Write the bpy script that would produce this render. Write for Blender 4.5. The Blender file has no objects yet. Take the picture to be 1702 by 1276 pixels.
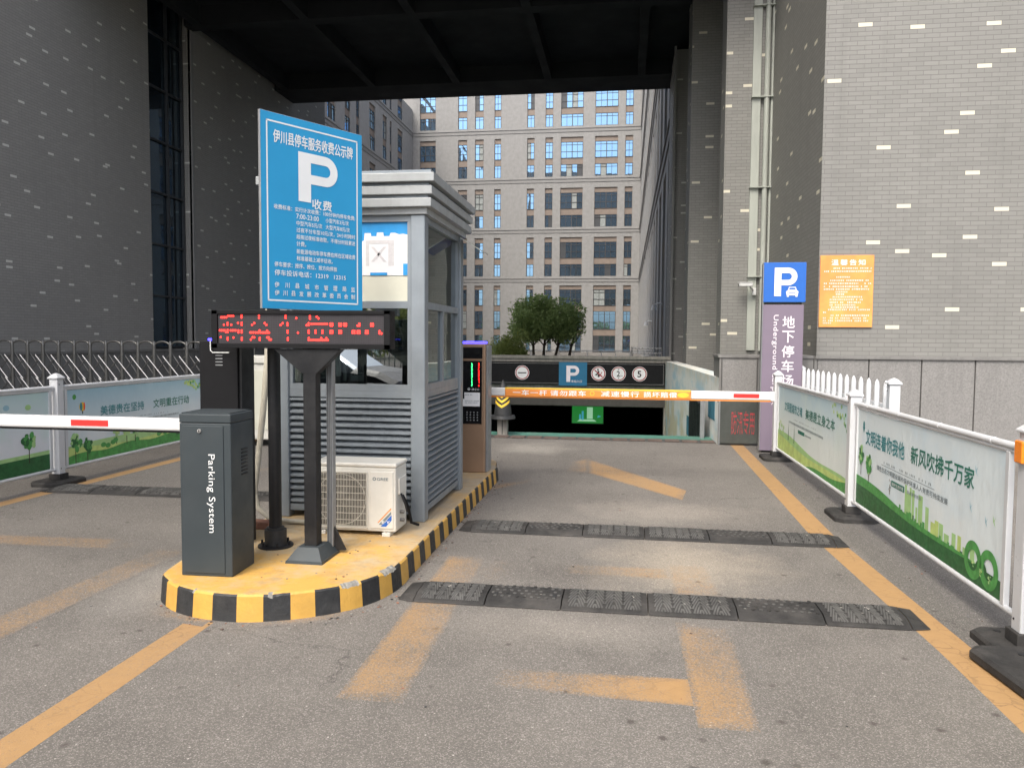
import bpy, bmesh, math, random
from math import sin, cos, pi, radians, hypot
from mathutils import Vector, Matrix
random.seed(7)
S = bpy.context.scene
COL = S.collection

# ------------------------------------------------------------------ camera
cam_d = bpy.data.cameras.new('camera'); cam = bpy.data.objects.new('camera', cam_d); COL.objects.link(cam)
cam_d.sensor_fit = 'HORIZONTAL'; cam_d.sensor_width = 36.0; cam_d.lens = 36.0 * 1290.0 / 1702.0
cam_d.clip_start = 0.05; cam_d.clip_end = 2000
def cam_basis():
    d = Vector((190.0, 73.0, -1290.0)).normalized()          # the street's direction seen from the lens
    h = Vector((1.0, -0.007, 0.0))
    n = h.cross(d).normalized()
    if n.y < 0: n = -n
    return Matrix((d.cross(n), d, n))                       # rows: world axes in camera terms
cam.matrix_world = Matrix.Translation((0, 0, 1.6)) @ cam_basis().to_4x4()
S.camera = cam

# ------------------------------------------------------------------ light
SUN_EL, SUN_AZ = 52.0, 200.0                                 # azimuth clockwise from +Y
w = bpy.data.worlds.new('World'); S.world = w; w.use_nodes = True
nt = w.node_tree; nt.nodes.clear()
sky = nt.nodes.new('ShaderNodeTexSky'); sky.sky_type = 'NISHITA'; sky.sun_disc = False
sky.sun_elevation = radians(SUN_EL); sky.sun_rotation = radians(SUN_AZ); sky.dust_density = 4.5; sky.air_density = 0.8; sky.ozone_density = 1.0
bg = nt.nodes.new('ShaderNodeBackground'); bg.inputs[1].default_value = 0.15
wo = nt.nodes.new('ShaderNodeOutputWorld'); hs = nt.nodes.new('ShaderNodeHueSaturation'); hs.inputs['Saturation'].default_value = .62; nt.links.new(sky.outputs[0], hs.inputs['Color']); nt.links.new(hs.outputs[0], bg.inputs[0]); nt.links.new(bg.outputs[0], wo.inputs[0])
sd = bpy.data.lights.new('sun', 'SUN'); sd.energy = 1.0; sd.angle = radians(26); sd.color = (1.0, 0.95, 0.84)
so = bpy.data.objects.new('sun', sd); COL.objects.link(so)
az, el = radians(SUN_AZ), radians(SUN_EL)
sdir = Vector((sin(az) * cos(el), cos(az) * cos(el), sin(el)))
so.rotation_euler = sdir.to_track_quat('Z', 'Y').to_euler()
S.view_settings.view_transform = 'Standard'; S.view_settings.look = 'None'
S.view_settings.gamma = 1; S.view_settings.exposure = 1.2

# ------------------------------------------------------------------ materials
def newmat(name):
    m = bpy.data.materials.new(name); m.use_nodes = True
    t = m.node_tree; t.nodes.clear()
    o = t.nodes.new('ShaderNodeOutputMaterial'); b = t.nodes.new('ShaderNodeBsdfPrincipled')
    t.links.new(b.outputs[0], o.inputs[0]); return m, t, b
class N:                                                     # terse node building
    def __init__(s, t): s.t = t
    def put(s, sock, v):
        if v is None: return
        if hasattr(v, 'is_output') or isinstance(v, bpy.types.NodeSocket): s.t.links.new(v, sock)
        else:
            if isinstance(v, tuple) and len(v) == 3 and sock.type == 'RGBA': v = v + (1,)
            sock.default_value = v
    def m(s, op, a, b=None, c=None):
        n = s.t.nodes.new('ShaderNodeMath'); n.operation = op
        s.put(n.inputs[0], a); s.put(n.inputs[1], b); s.put(n.inputs[2], c); return n.outputs[0]
    def mix(s, f, a, b, mode='MIX'):
        n = s.t.nodes.new('ShaderNodeMix'); n.data_type = 'RGBA'; n.blend_type = mode
        s.put(n.inputs[0], f); s.put(n.inputs[6], a); s.put(n.inputs[7], b); return n.outputs[2]
    def noise(s, vec, scale, detail=3, rough=.6):
        n = s.t.nodes.new('ShaderNodeTexNoise'); s.put(n.inputs['Vector'], vec)
        n.inputs['Scale'].default_value = scale; n.inputs['Detail'].default_value = detail; n.inputs['Roughness'].default_value = rough
        return n.outputs['Fac']
    def vor(s, vec, scale, out='Color', feat='F1'):
        n = s.t.nodes.new('ShaderNodeTexVoronoi'); n.feature = feat; s.put(n.inputs['Vector'], vec); n.inputs['Scale'].default_value = scale
        return n.outputs[out]
    def ramp(s, v, a, b, c=0.0, d=1.0):
        n = s.t.nodes.new('ShaderNodeMapRange'); s.put(n.inputs[0], v)
        for i, q in enumerate((a, b, c, d)): s.put(n.inputs[i + 1], q)
        return n.outputs[0]
    def pos(s): return s.t.nodes.new('ShaderNodeNewGeometry').outputs['Position']
    def nor(s): return s.t.nodes.new('ShaderNodeNewGeometry').outputs['Normal']
    def obj(s): return s.t.nodes.new('ShaderNodeTexCoord').outputs['Object']
    def xyz(s, v):
        n = s.t.nodes.new('ShaderNodeSeparateXYZ'); s.put(n.inputs[0], v); return n.outputs
    def comb(s, x, y, z=0.0):
        n = s.t.nodes.new('ShaderNodeCombineXYZ'); s.put(n.inputs[0], x); s.put(n.inputs[1], y); s.put(n.inputs[2], z); return n.outputs[0]
    def scale(s, v, k):
        n = s.t.nodes.new('ShaderNodeMapping'); s.put(n.inputs[0], v); n.inputs['Scale'].default_value = k; return n.outputs[0]
    def bump(s, h, st=.3, d=.01):
        n = s.t.nodes.new('ShaderNodeBump'); n.inputs['Strength'].default_value = st; n.inputs['Distance'].default_value = d
        s.put(n.inputs['Height'], h); return n.outputs[0]
    def attr(s, name):
        n = s.t.nodes.new('ShaderNodeAttribute'); n.attribute_name = name; return n.outputs['Fac']
def mat(name, col, rough=.5, metal=0., var=.12, scale=6., bump=0., bscale=60., grime=0., streak=False, spec=None, gcol=None):
    m, t, b = newmat(name); n = N(t); o = n.obj()
    f = n.noise(o, scale, 5)
    c = n.mix(n.ramp(f, .3, .7), tuple(x * (1 - var) for x in col), tuple(min(1, x * (1 + var)) for x in col))
    if grime:
        v = n.scale(n.pos(), (7, 7, .7)) if streak else n.scale(n.pos(), (2, 2, 2))
        g = n.ramp(n.noise(v, 1.5, 6, .7), .45, .75, 0, grime)
        c = n.mix(g, c, gcol or tuple(x * .45 for x in col))
    t.links.new(c, b.inputs['Base Color'])
    b.inputs['Metallic'].default_value = metal
    n.put(b.inputs['Roughness'], n.ramp(n.noise(o, scale * 2.3, 4), .3, .7, max(0, rough - .08), min(1, rough + .1)))
    if spec is not None: b.inputs['Specular IOR Level'].default_value = spec
    if bump: t.links.new(n.bump(n.noise(o, bscale, 4), bump, .01), b.inputs['Normal'])
    return m
def emit(name, col, st):
    m, t, b = newmat(name); b.inputs['Base Color'].default_value = (*col, 1)
    b.inputs['Emission Color'].default_value = (*col, 1); b.inputs['Emission Strength'].default_value = st; return m
def glossmat(name, tint, dark, base_refl, rough=.02):          # window panes: mirror share over a dark or clear body
    m = bpy.data.materials.new(name); m.use_nodes = True; t = m.node_tree; t.nodes.clear(); n = N(t)
    o = t.nodes.new('ShaderNodeOutputMaterial'); mx = t.nodes.new('ShaderNodeMixShader')
    g = t.nodes.new('ShaderNodeBsdfGlossy'); g.inputs['Color'].default_value = (*tint, 1); g.inputs['Roughness'].default_value = rough
    wv = n.bump(n.noise(n.pos(), .9, 2), .12, .02); t.links.new(wv, g.inputs['Normal'])
    if dark is None:
        b = t.nodes.new('ShaderNodeBsdfTransparent'); b.inputs[0].default_value = (.38, .43, .42, 1)
    else:
        b = t.nodes.new('ShaderNodeBsdfPrincipled'); b.inputs['Base Color'].default_value = (*dark, 1); b.inputs['Roughness'].default_value = .25
    fr = t.nodes.new('ShaderNodeFresnel'); fr.inputs[0].default_value = 1.5
    t.links.new(n.ramp(fr.outputs[0], 0.04, 1, base_refl, 1), mx.inputs[0])
    t.links.new(b.outputs[0], mx.inputs[1]); t.links.new(g.outputs[0], mx.inputs[2]); t.links.new(mx.outputs[0], o.inputs[0]); return m

def asphalt_nodes(n, base_a=(.135, .124, .111), base_b=(.205, .189, .169)):
    p = n.pos(); x, y, z = n.xyz(p)
    big = n.noise(p, .55, 5, .65); mid = n.noise(p, 4.5, 5, .7)
    c = n.mix(n.ramp(big, .35, .68), base_a, base_b)
    c = n.mix(n.ramp(mid, .35, .7, 0, .35), c, (.23, .21, .186))
    # pale dust trodden in between the humps, darker wheel tracks
    def blob(cx, cy, rx, ry, inner=.25):
        dx = n.m('DIVIDE', n.m('SUBTRACT', x, cx), rx); dy = n.m('DIVIDE', n.m('SUBTRACT', y, cy), ry)
        r = n.m('SQRT', n.m('ADD', n.m('MULTIPLY', dx, dx), n.m('MULTIPLY', dy, dy)))
        r = n.m('ADD', r, n.ramp(n.noise(p, 1.7, 5, .7), .2, .8, -.45, .45))
        return n.ramp(r, inner, 1, 1, 0)
    c = n.mix(n.m('MULTIPLY', blob(.45, 5.6, .75, .85), .8), c, (.40, .345, .27))
    c = n.mix(n.m('MULTIPLY', blob(.4, 7.3, 1.0, .6), .55), c, (.36, .32, .27))
    c = n.mix(n.m('MULTIPLY', blob(-1.3, 11.3, .7, .7), .55), c, (.42, .39, .34))
    c = n.mix(n.m('MULTIPLY', blob(-.35, 4.2, .9, .35), .45), c, (.33, .30, .26))
    c = n.mix(n.m('MULTIPLY', blob(-.45, 5.3, .45, .4), .5), c, (.10, .09, .08))
    c = n.mix(n.m('MULTIPLY', blob(-2.95, 4.6, .35, .9), .5), c, (.33, .31, .28))
    c = n.mix(n.m('MULTIPLY', n.ramp(x, 1.75, 1.82), n.ramp(x, 2.6, 2.9, .6, 0)), c, (.11, .103, .095))
    c = n.mix(n.m('MULTIPLY', n.ramp(x, -3.6, -3.9), n.m('MULTIPLY', n.ramp(y, 6.0, 7.0), .45)), c, (.11, .103, .095))
    tr = n.m('ADD', n.ramp(n.m('ABSOLUTE', n.m('SUBTRACT', x, -.72)), .12, .34, 1, 0), n.ramp(n.m('ABSOLUTE', n.m('SUBTRACT', x, .98)), .12, .36, 1, 0))
    c = n.mix(n.m('MULTIPLY', n.m('MINIMUM', tr, 1.), n.ramp(n.noise(n.scale(p, (2, .35, 1)), 1.2, 4), .35, .65, .05, .30)), c, (.135, .124, .11))
    wx = n.m('ADD', x, n.m('MULTIPLY', n.noise(p, 2.2, 5, .7), .5)); wy = n.m('ADD', y, n.m('MULTIPLY', n.noise(n.scale(p, (-1, 1, 1)), 2.4, 5, .7), .5))
    ck = n.ramp(n.vor(n.comb(wx, wy), .62, 'Distance', 'DISTANCE_TO_EDGE'), 0, .006, .75, 0)
    c = n.mix(n.m('MULTIPLY', ck, n.ramp(n.noise(p, .7, 3), .50, .60)), c, (.06, .055, .05))
    sp = n.vor(p, 215.); g = n.xyz(sp)[0]
    c = n.mix(n.ramp(g, 0, .8, .55, 0), c, (.075, .070, .063))
    c = n.mix(n.ramp(g, .76, 1.0, 0, .55), c, (.38, .35, .32))
    g2 = n.xyz(n.vor(p, 38.))[1]
    d2 = n.vor(p, 38., 'Distance')
    c = n.mix(n.m('MULTIPLY', n.ramp(g2, .93, .96), n.ramp(d2, .12, .2, .6, 0)), c, (.62, .58, .52))
    # dark oil drips, thickest at the mouth of the lane
    gd = n.xyz(n.vor(p, 9.))[1]; dd = n.vor(p, 9., 'Distance')
    zone = n.m('MULTIPLY', n.ramp(n.m('ABSOLUTE', n.m('SUBTRACT', x, .25)), .6, .95, 1, 0), n.ramp(n.m('ABSOLUTE', n.m('SUBTRACT', y, 3.05)), .25, .5, 1, 0))
    c = n.mix(n.m('MULTIPLY', zone, n.m('MULTIPLY', n.ramp(gd, .60, .66), n.ramp(dd, .10, .26, .7, 0))), c, (.055, .047, .04))
    g3 = n.xyz(n.vor(p, 5.))[2]; d3 = n.vor(p, 5., 'Distance')
    c = n.mix(n.m('MULTIPLY', n.ramp(g3, .86, .9), n.ramp(d3, .05, .13, .65, 0)), c, (.05, .04, .035))
    h = n.m('ADD', n.m('MULTIPLY', g, .5), n.noise(p, 160., 3))
    return c, h
def asphalt(name='asphalt'):
    m, t, b = newmat(name); n = N(t); c, h = asphalt_nodes(n)
    t.links.new(c, b.inputs['Base Color']); b.inputs['Roughness'].default_value = .88; b.inputs['Specular IOR Level'].default_value = .3
    t.links.new(n.bump(h, .55, .004), b.inputs['Normal']); return m
def road_paint(name='road_paint', col=(.375, .225, .097)):
    m, t, b = newmat(name); n = N(t); a, h = asphalt_nodes(n); p = n.pos()
    wear = n.attr('wear')
    v = n.m('ADD', n.m('MULTIPLY', n.noise(p, 26., 6, .8), .55), n.m('ADD', n.m('MULTIPLY', n.noise(p, 3.2, 5, .7), .5), n.m('MULTIPLY', n.xyz(n.vor(p, 150.))[0], .35)))
    # v spans about .3 .. 1.1 ; keep paint where v exceeds the wear level
    k = n.ramp(v, n.m('ADD', wear, -.16), n.m('ADD', wear, .22))
    crack = n.ramp(n.vor(n.comb(n.m('ADD', n.xyz(p)[0], n.m('MULTIPLY', n.noise(p, 9., 3), .12)), n.m('ADD', n.xyz(p)[1], n.m('MULTIPLY', n.noise(p, 7., 3), .12))), 9., 'Distance', 'DISTANCE_TO_EDGE'), 0, .045, .75, 0)
    crack = n.m('MULTIPLY', crack, n.ramp(n.noise(p, 1.3, 3), .46, .6))
    pc = n.mix(n.noise(p, 12., 5), tuple(q * .85 for q in col), tuple(q * 1.12 for q in col))
    pc = n.mix(crack, pc, (.2, .12, .06))
    pc = n.mix(n.ramp(n.noise(p, 5, 6, .75), .55, .8, 0, .5), pc, (.33, .22, .115))
    k = n.m('MULTIPLY', k, n.ramp(wear, .3, 1.0, .97, .45))
    t.links.new(n.mix(k, a, pc), b.inputs['Base Color']); b.inputs['Roughness'].default_value = .8; b.inputs['Specular IOR Level'].default_value = .3
    t.links.new(n.bump(h, .4, .004), b.inputs['Normal']); return m
def brick(name, col, mort, white, wf=.022, var=.10, pw=5., ph=9., W_=.206, H_=.066):
    m, t, b = newmat(name); n = N(t); p = n.pos(); x, y, z = n.xyz(p); nx, ny, nz = n.xyz(n.nor())
    u = n.mix(n.m('GREATER_THAN', n.m('ABSOLUTE', nx), .7), n.comb(x, 0), n.comb(n.m('ADD', y, 31.07), 0)); u = n.xyz(u)[0]
    r = n.m('DIVIDE', z, H_); row = n.m('FLOOR', r)
    q = n.m('ADD', n.m('DIVIDE', u, W_), n.m('MULTIPLY', n.m('FLOORED_MODULO', row, 2.), .5)); cell = n.m('FLOOR', q)
    fu = n.m('SUBTRACT', q, cell); fv = n.m('SUBTRACT', r, row)
    wn = t.nodes.new('ShaderNodeTexWhiteNoise'); wn.noise_dimensions = '2D'; n.put(wn.inputs[0], n.comb(cell, row))
    rc = n.xyz(wn.outputs['Color'])
    # one pale brick per patch of wall, at a random place in the patch, some patches without
    PW, PH = pw, ph
    bc = n.m('FLOOR', n.m('DIVIDE', cell, PW)); br = n.m('FLOOR', n.m('DIVIDE', row, PH))
    w2 = t.nodes.new('ShaderNodeTexWhiteNoise'); w2.noise_dimensions = '2D'; n.put(w2.inputs[0], n.comb(n.m('ADD', bc, .37), n.m('ADD', br, .61)))
    q2 = n.xyz(w2.outputs['Color'])
    tc = n.m('FLOOR', n.m('MULTIPLY', q2[0], PW)); tr = n.m('FLOOR', n.m('MULTIPLY', q2[1], PH))
    isw = n.m('MULTIPLY', n.m('MULTIPLY', n.m('COMPARE', n.m('FLOORED_MODULO', cell, PW), tc, .4), n.m('COMPARE', n.m('FLOORED_MODULO', row, PH), tr, .4)), n.m('LESS_THAN', q2[2], wf))
    jm = n.m('MAXIMUM', n.m('LESS_THAN', n.m('MULTIPLY', fu, W_), .007), n.m('LESS_THAN', n.m('MULTIPLY', fv, H_), .008))
    base = n.mix(rc[1], tuple(q * (1 - var) for q in col), tuple(q * (1 + var) for q in col))
    st = n.noise(n.scale(p, (1, 1, .35)), .45, 5, .65)
    base = n.mix(n.ramp(st, .35, .7, 0, .28), base, tuple(q * .70 for q in col))
    base = n.mix(n.ramp(n.noise(n.scale(p, (5, 5, .22)), .8, 5, .7), .52, .75, 0, .30), base, tuple(q * .62 for q in col))
    base = n.mix(n.ramp(n.noise(n.scale(p, (1, 1, 2.2)), .25, 4, .6), .5, .72, 0, .25), base, tuple(min(1, q * 1.25) for q in col))
    c = n.mix(isw, base, white); c = n.mix(jm, c, mort)
    t.links.new(c, b.inputs['Base Color']); b.inputs['Roughness'].default_value = .6
    t.links.new(n.bump(n.m('ADD', n.m('SUBTRACT', 1., jm), n.m('MULTIPLY', rc[2], .5)), .6, .006), b.inputs['Normal']); return m
def leafmat(name, a, c):
    m, t, b = newmat(name); n = N(t); p = n.pos()
    f = n.noise(p, 1.3, 4); g = n.xyz(n.vor(p, 9.))[0]
    t.links.new(n.mix(n.ramp(n.m('ADD', n.m('MULTIPLY', g, .5), n.m('MULTIPLY', f, .6)), .25, .85), a, c), b.inputs['Base Color'])
    b.inputs['Roughness'].default_value = .55; b.inputs['Specular IOR Level'].default_value = .25
    tr = t.nodes.new('ShaderNodeBsdfTranslucent'); t.links.new(b.inputs['Base Color'].links[0].from_socket, tr.inputs[0]); mx = t.nodes.new('ShaderNodeMixShader'); mx.inputs[0].default_value = .38
    out = [q for q in t.nodes if q.type == 'OUTPUT_MATERIAL'][0]; t.links.new(b.outputs[0], mx.inputs[1]); t.links.new(tr.outputs[0], mx.inputs[2]); t.links.new(mx.outputs[0], out.inputs[0]); return m
def gradz(name, z0, z1, lo, hi, tint=None):                    # printed banner background: colours follow the sheet's own height
    m, t, b = newmat(name); n = N(t); o = n.obj(); x, y, z = n.xyz(o)
    c = n.mix(n.ramp(z, z0, z1), lo, hi)
    if tint: c = n.mix(n.ramp(n.noise(o, 2.2, 3), .45, .7, 0, .6), c, tint)
    t.links.new(c, b.inputs['Base Color']); b.inputs['Roughness'].default_value = .45; t.links.new(n.bump(n.noise(n.scale(o, (1.5, 1, 1)), 2.5, 3), .35, .03), b.inputs['Normal']); return m

M = {}
M['asphalt'] = asphalt(); M['paint'] = road_paint()
M['brick'] = brick('grey_facing_brick', (.230, .226, .209), (.160, .156, .144), (.66, .62, .50), .82, var=.06)
M['brick_dark'] = brick('dark_facing_brick', (.31, .30, .28), (.23, .222, .208), (.66, .65, .60), .97, var=.05, pw=5., ph=9., W_=.172, H_=.056)
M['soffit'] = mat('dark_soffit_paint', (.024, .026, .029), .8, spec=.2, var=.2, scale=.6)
M['stone'] = mat('grey_granite_cladding', (.225, .218, .208), .6, var=.22, scale=45, grime=.25, streak=True)
M['stone2'] = mat('grey_granite_cladding_dark', (.20, .195, .185), .6, var=.1, scale=3, grime=.4, streak=True)
M['joint'] = mat('dark_joint', (.06, .058, .055), .8)
M['concrete'] = mat('stained_concrete', (.27, .255, .225), .85, var=.2, scale=3, grime=.75, streak=True, bump=.3, bscale=30)
M['far'] = mat('beige_tile_facade', (.248, .244, .236), .7, var=.10, scale=2.2, grime=.2, streak=True)
M['far_band'] = mat('beige_render_band', (.230, .226, .219), .7, var=.06, scale=1)
M['farwing'] = mat('lifted_beige_facade', (.280, .275, .265), .7, var=.07, scale=1.5, grime=.3, streak=True)  # paler copy of the facade beige, its colour making up for weaker light on the wings
M['spandrel'] = mat('brown_spandrel_panel', (.20, .158, .128), .6, var=.1, scale=2)
M['glass_far'] = glossmat('sky_tinted_window_glass', (.34, .64, 1.0), (.045, .062, .075), .42, .01)  # mirror tint holds the blue of the reflected sky
M['glass_dark'] = glossmat('dark_curtain_glass', (.35, .5, .62), (.008, .014, .02), .22, .02)
M['glass'] = glossmat('clear_booth_glass', (.9, .95, .97), None, .26, .005)
M['wframe'] = mat('dark_window_frame', (.045, .048, .052), .5)
M['white'] = mat('white_coated_steel', (.60, .61, .62), .35, var=.05, scale=3, grime=.22, gcol=(.42, .41, .38))
M['whitec'] = mat('white_plastic', (.64, .64, .63), .4, var=.04)
M['rubber'] = mat('black_rubber', (.033, .032, .031), .75, spec=.25, var=.25, scale=8, bump=.4, bscale=90, grime=.5, gcol=(.12, .11, .10))
M['rubber2'] = mat('worn_rubber_ridges', (.085, .083, .078), .7, var=.4, scale=12)
M['dust'] = mat('worn_white_reflector', (.42, .40, .36), .7, var=.4, scale=30, grime=.6, gcol=(.06, .06, .06))
M['cabinet'] = mat('dark_grey_powder_coat', (.042, .052, .057), .42, spec=.28, var=.10, scale=2.5, grime=.15, gcol=(.10, .10, .095))
M['pole'] = mat('anthracite_pole_paint', (.011, .0115, .013), .45, spec=.28, var=.15, grime=.25, gcol=(.09, .088, .085))
M['greypost'] = mat('light_grey_steel', (.26, .27, .275), .4, metal=.3, var=.1, grime=.2)
M['alu'] = mat('brushed_aluminium_cladding', (.245, .275, .30), .42, metal=.35, var=.09, scale=5, grime=.35, streak=True, gcol=(.22, .23, .23))
M['aluroof'] = mat('weathered_aluminium_fascia', (.33, .345, .345), .5, metal=.2, var=.1, scale=5, grime=.6, streak=True, gcol=(.24, .245, .23))
M['islandtop'] = None
M['black'] = mat('black_gloss_panel', (.008, .008, .009), .15, var=.1)
M['blackm'] = mat('black_plastic', (.008, .008, .009), .6, spec=.2)
M['bronze'] = mat('bronze_brown_coat', (.33, .215, .14), .38, metal=.35, var=.05, grime=.1)
M['ledface'] = mat('led_module_face', (.028, .022, .026), .6)
M['red'] = mat('red_reflective_film', (.80, .035, .03), .35, var=.04)
M['orange'] = mat('orange_film', (.80, .27, .05), .4, var=.08)
M['amber'] = mat('amber_reflector', (.9, .25, .02), .2, var=.1, scale=60)
M['yellowtop'] = mat('yellow_film', (.85, .55, .05), .4)
M['blue'] = mat('blue_sign_face', (.015, .30, .58), .4, var=.04, scale=3)
M['blue2'] = mat('bright_blue_sign_face', (.02, .13, .50), .35, var=.03)
M['blue3'] = mat('teal_blue_sign_face', (.01, .14, .27), .5, var=.05)
M['signback'] = mat('aluminium_sign_back', (.45, .46, .47), .4, metal=.6)
M['lettering'] = mat('white_lettering', (.80, .81, .80), .45, var=.03)
M['letter_pale'] = mat('pale_lettering', (.78, .72, .76), .45, var=.05)
M['letter_green'] = mat('green_lettering', (.02, .17, .12), .5, var=.15)
M['letter_teal'] = mat('teal_lettering', (.03, .22, .24), .5, var=.15)
M['letter_grey'] = mat('grey_lettering', (.16, .2, .22), .5, var=.1)
M['letter_red'] = mat('worn_red_lettering', (.36, .045, .05), .7, var=.5, scale=25)
M['letter_black'] = mat('black_lettering', (.02, .02, .02), .5)
M['purple'] = mat('mauve_grey_sign_face', (.205, .165, .215), .45, var=.05, scale=2)
M['noticebg'] = gradz('orange_notice_print', -.5, .5, (.85, .33, .09), (.80, .30, .08), (.85, .50, .12))
M['cream'] = mat('cream_casing', (.66, .64, .575), .45, var=.05, grime=.25, gcol=(.42, .38, .30))
M['blind'] = mat('cream_board', (.62, .61, .50), .6, var=.04)
M['curtain'] = mat('pale_curtain', (.26, .28, .27), .7, var=.2, scale=5)
M['grille'] = mat('beige_wire_grille', (.50, .47, .40), .5, grime=.3)
M['acdark'] = mat('shadowed_fan_cavity', (.06, .055, .048), .7)
M['paper'] = mat('white_paper', (.80, .80, .80), .6, var=.03, grime=.05)
M['posterblue'] = mat('poster_blue', (.02, .30, .68), .45, var=.12, scale=9)
M['postergrey'] = mat('poster_faded_print', (.62, .60, .60), .6, var=.08, scale=40)
M['steel'] = mat('stainless_steel', (.17, .165, .155), .35, metal=.6, var=.12, grime=.2)
M['steelb'] = mat('bright_stainless_bar', (.62, .60, .57), .25, metal=.6, var=.08)
M['pipe'] = mat('pale_green_grey_pipe', (.40, .42, .375), .5, var=.06, scale=2, grime=.3, streak=True)
M['hose'] = mat('aged_white_hose', (.46, .43, .35), .7, var=.12, scale=12, bump=.4, bscale=50)
M['redbrick'] = mat('red_clay_brick', (.25, .12, .08), .85, var=.25, scale=20, bump=.4)
M['bark'] = mat('dark_bark', (.06, .045, .035), .9, var=.3, scale=12)
M['leaf'] = leafmat('olive_leaves', (.17, .25, .085), (.38, .47, .17))
M['leafb'] = leafmat('bush_leaves', (.19, .25, .06), (.42, .46, .14))
M['green'] = mat('green_antislip_coat', (.06, .19, .145), .8, var=.2, scale=5, grime=.5, gcol=(.16, .16, .14))
M['drain'] = mat('rusty_drain_cover', (.12, .085, .07), .8, var=.3, scale=8, grime=.4, gcol=(.05, .045, .04))
M['mural'] = None
M['muralblue'] = mat('mural_blue_frame', (.05, .19, .27), .7, var=.15, scale=20)
M['board'] = mat('blackish_green_board', (.055, .062, .055), .6, var=.25, scale=3, grime=.4, gcol=(.10, .10, .09))
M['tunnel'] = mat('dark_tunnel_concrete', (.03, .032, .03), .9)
M['yellow'] = mat('yellow_road_paint', (.58, .33, .065), .55, var=.10, scale=9, grime=.35, gcol=(.30, .20, .08), bump=.25, bscale=40)
M['kblack'] = mat('black_kerb_paint', (.02, .021, .022), .55, var=.3, scale=14, grime=.4, gcol=(.09, .085, .08), bump=.3, bscale=40)
M['chip'] = mat('broken_concrete', (.24, .23, .205), .95, var=.25, scale=30, bump=.9, bscale=45)
M['g1'] = mat('print_dark_green', (.02, .12, .035), .5, var=.3, scale=14)
M['g2'] = mat('print_green', (.07, .30, .07), .5, var=.3, scale=16)
M['g3'] = mat('print_light_green', (.36, .58, .24), .5, var=.15, scale=8)
M['g4'] = mat('print_yellow_green', (.50, .64, .20), .5, var=.2, scale=8)
M['pb'] = mat('print_light_blue', (.30, .50, .58), .5, var=.15, scale=8)
M['led_r'] = emit('red_led', (1, .02, .015), 2.6); M['led_g'] = emit('green_led', (.05, 1, .25), 3.0)
M['led_b'] = emit('blue_light_bar', (.04, .03, 1), 3.5)
M['scr_g'] = emit('lit_green_screen', (.01, .12, .02), .55); M['scr_c'] = emit('lit_pale_screen', (.30, .55, .35), .35); M['scr_t'] = emit('lit_teal_screen', (.05, .3, .4), .35)
def island_top():
    m, t, b = newmat('worn_yellow_painted_concrete'); n = N(t); p = n.pos()
    c = n.mix(n.noise(p, 7, 5), (.53, .295, .065), (.62, .37, .095))
    k = n.m('ADD', n.noise(p, 2.6, 6, .75), n.m('MULTIPLY', n.noise(p, 14, 4, .7), .25))
    y = n.xyz(p)[1]
    k = n.m('ADD', k, n.ramp(y, 4.2, 5.2, -.08, .06))
    c = n.mix(n.ramp(k, .52, .80, 0, .85), c, (.42, .36, .26))
    c = n.mix(n.ramp(n.noise(p, 5, 5, .7), .52, .72, 0, .5), c, (.26, .18, .10))
    c = n.mix(n.ramp(n.noise(n.scale(p, (1, 2.5, 1)), 11, 6, .8), .58, .7, 0, .5), c, (.13, .105, .08))
    c = n.mix(n.m('MULTIPLY', n.ramp(y, 5.0, 5.8), n.ramp(n.noise(p, 1.8, 4), .3, .6, .25, .75)), c, (.28, .25, .20))
    t.links.new(c, b.inputs['Base Color']); b.inputs['Roughness'].default_value = .75; b.inputs['Specular IOR Level'].default_value = .3
    t.links.new(n.bump(n.noise(p, 30, 5, .7), .4, .01), b.inputs['Normal']); return m
M['islandtop'] = island_top()
def mural():
    m, t, b = newmat('faded_mural_paint'); n = N(t); p = n.pos(); x, y, z = n.xyz(p)
    c = n.mix(n.ramp(n.noise(n.scale(p, (1, .35, 1.2)), 1.6, 4), .46, .6), (.80, .81, .79), (.50, .66, .74))
    c = n.mix(n.m('MULTIPLY', n.ramp(z, -.1, .35, 1, 0), n.ramp(n.noise(p, 1.1, 3), .42, .55)), c, (.66, .60, .44))
    c = n.mix(n.m('MULTIPLY', n.ramp(z, .75, .98), n.ramp(n.noise(p, 3, 5, .7), .35, .6)), c, (.66, .63, .54))
    c = n.mix(n.ramp(n.noise(n.scale(p, (9, 9, 1)), 1.4, 5), .6, .75, 0, .5), c, (.30, .27, .20))
    t.links.new(c, b.inputs['Base Color']); b.inputs['Roughness'].default_value = .8; return m
M['mural'] = mural()

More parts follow.
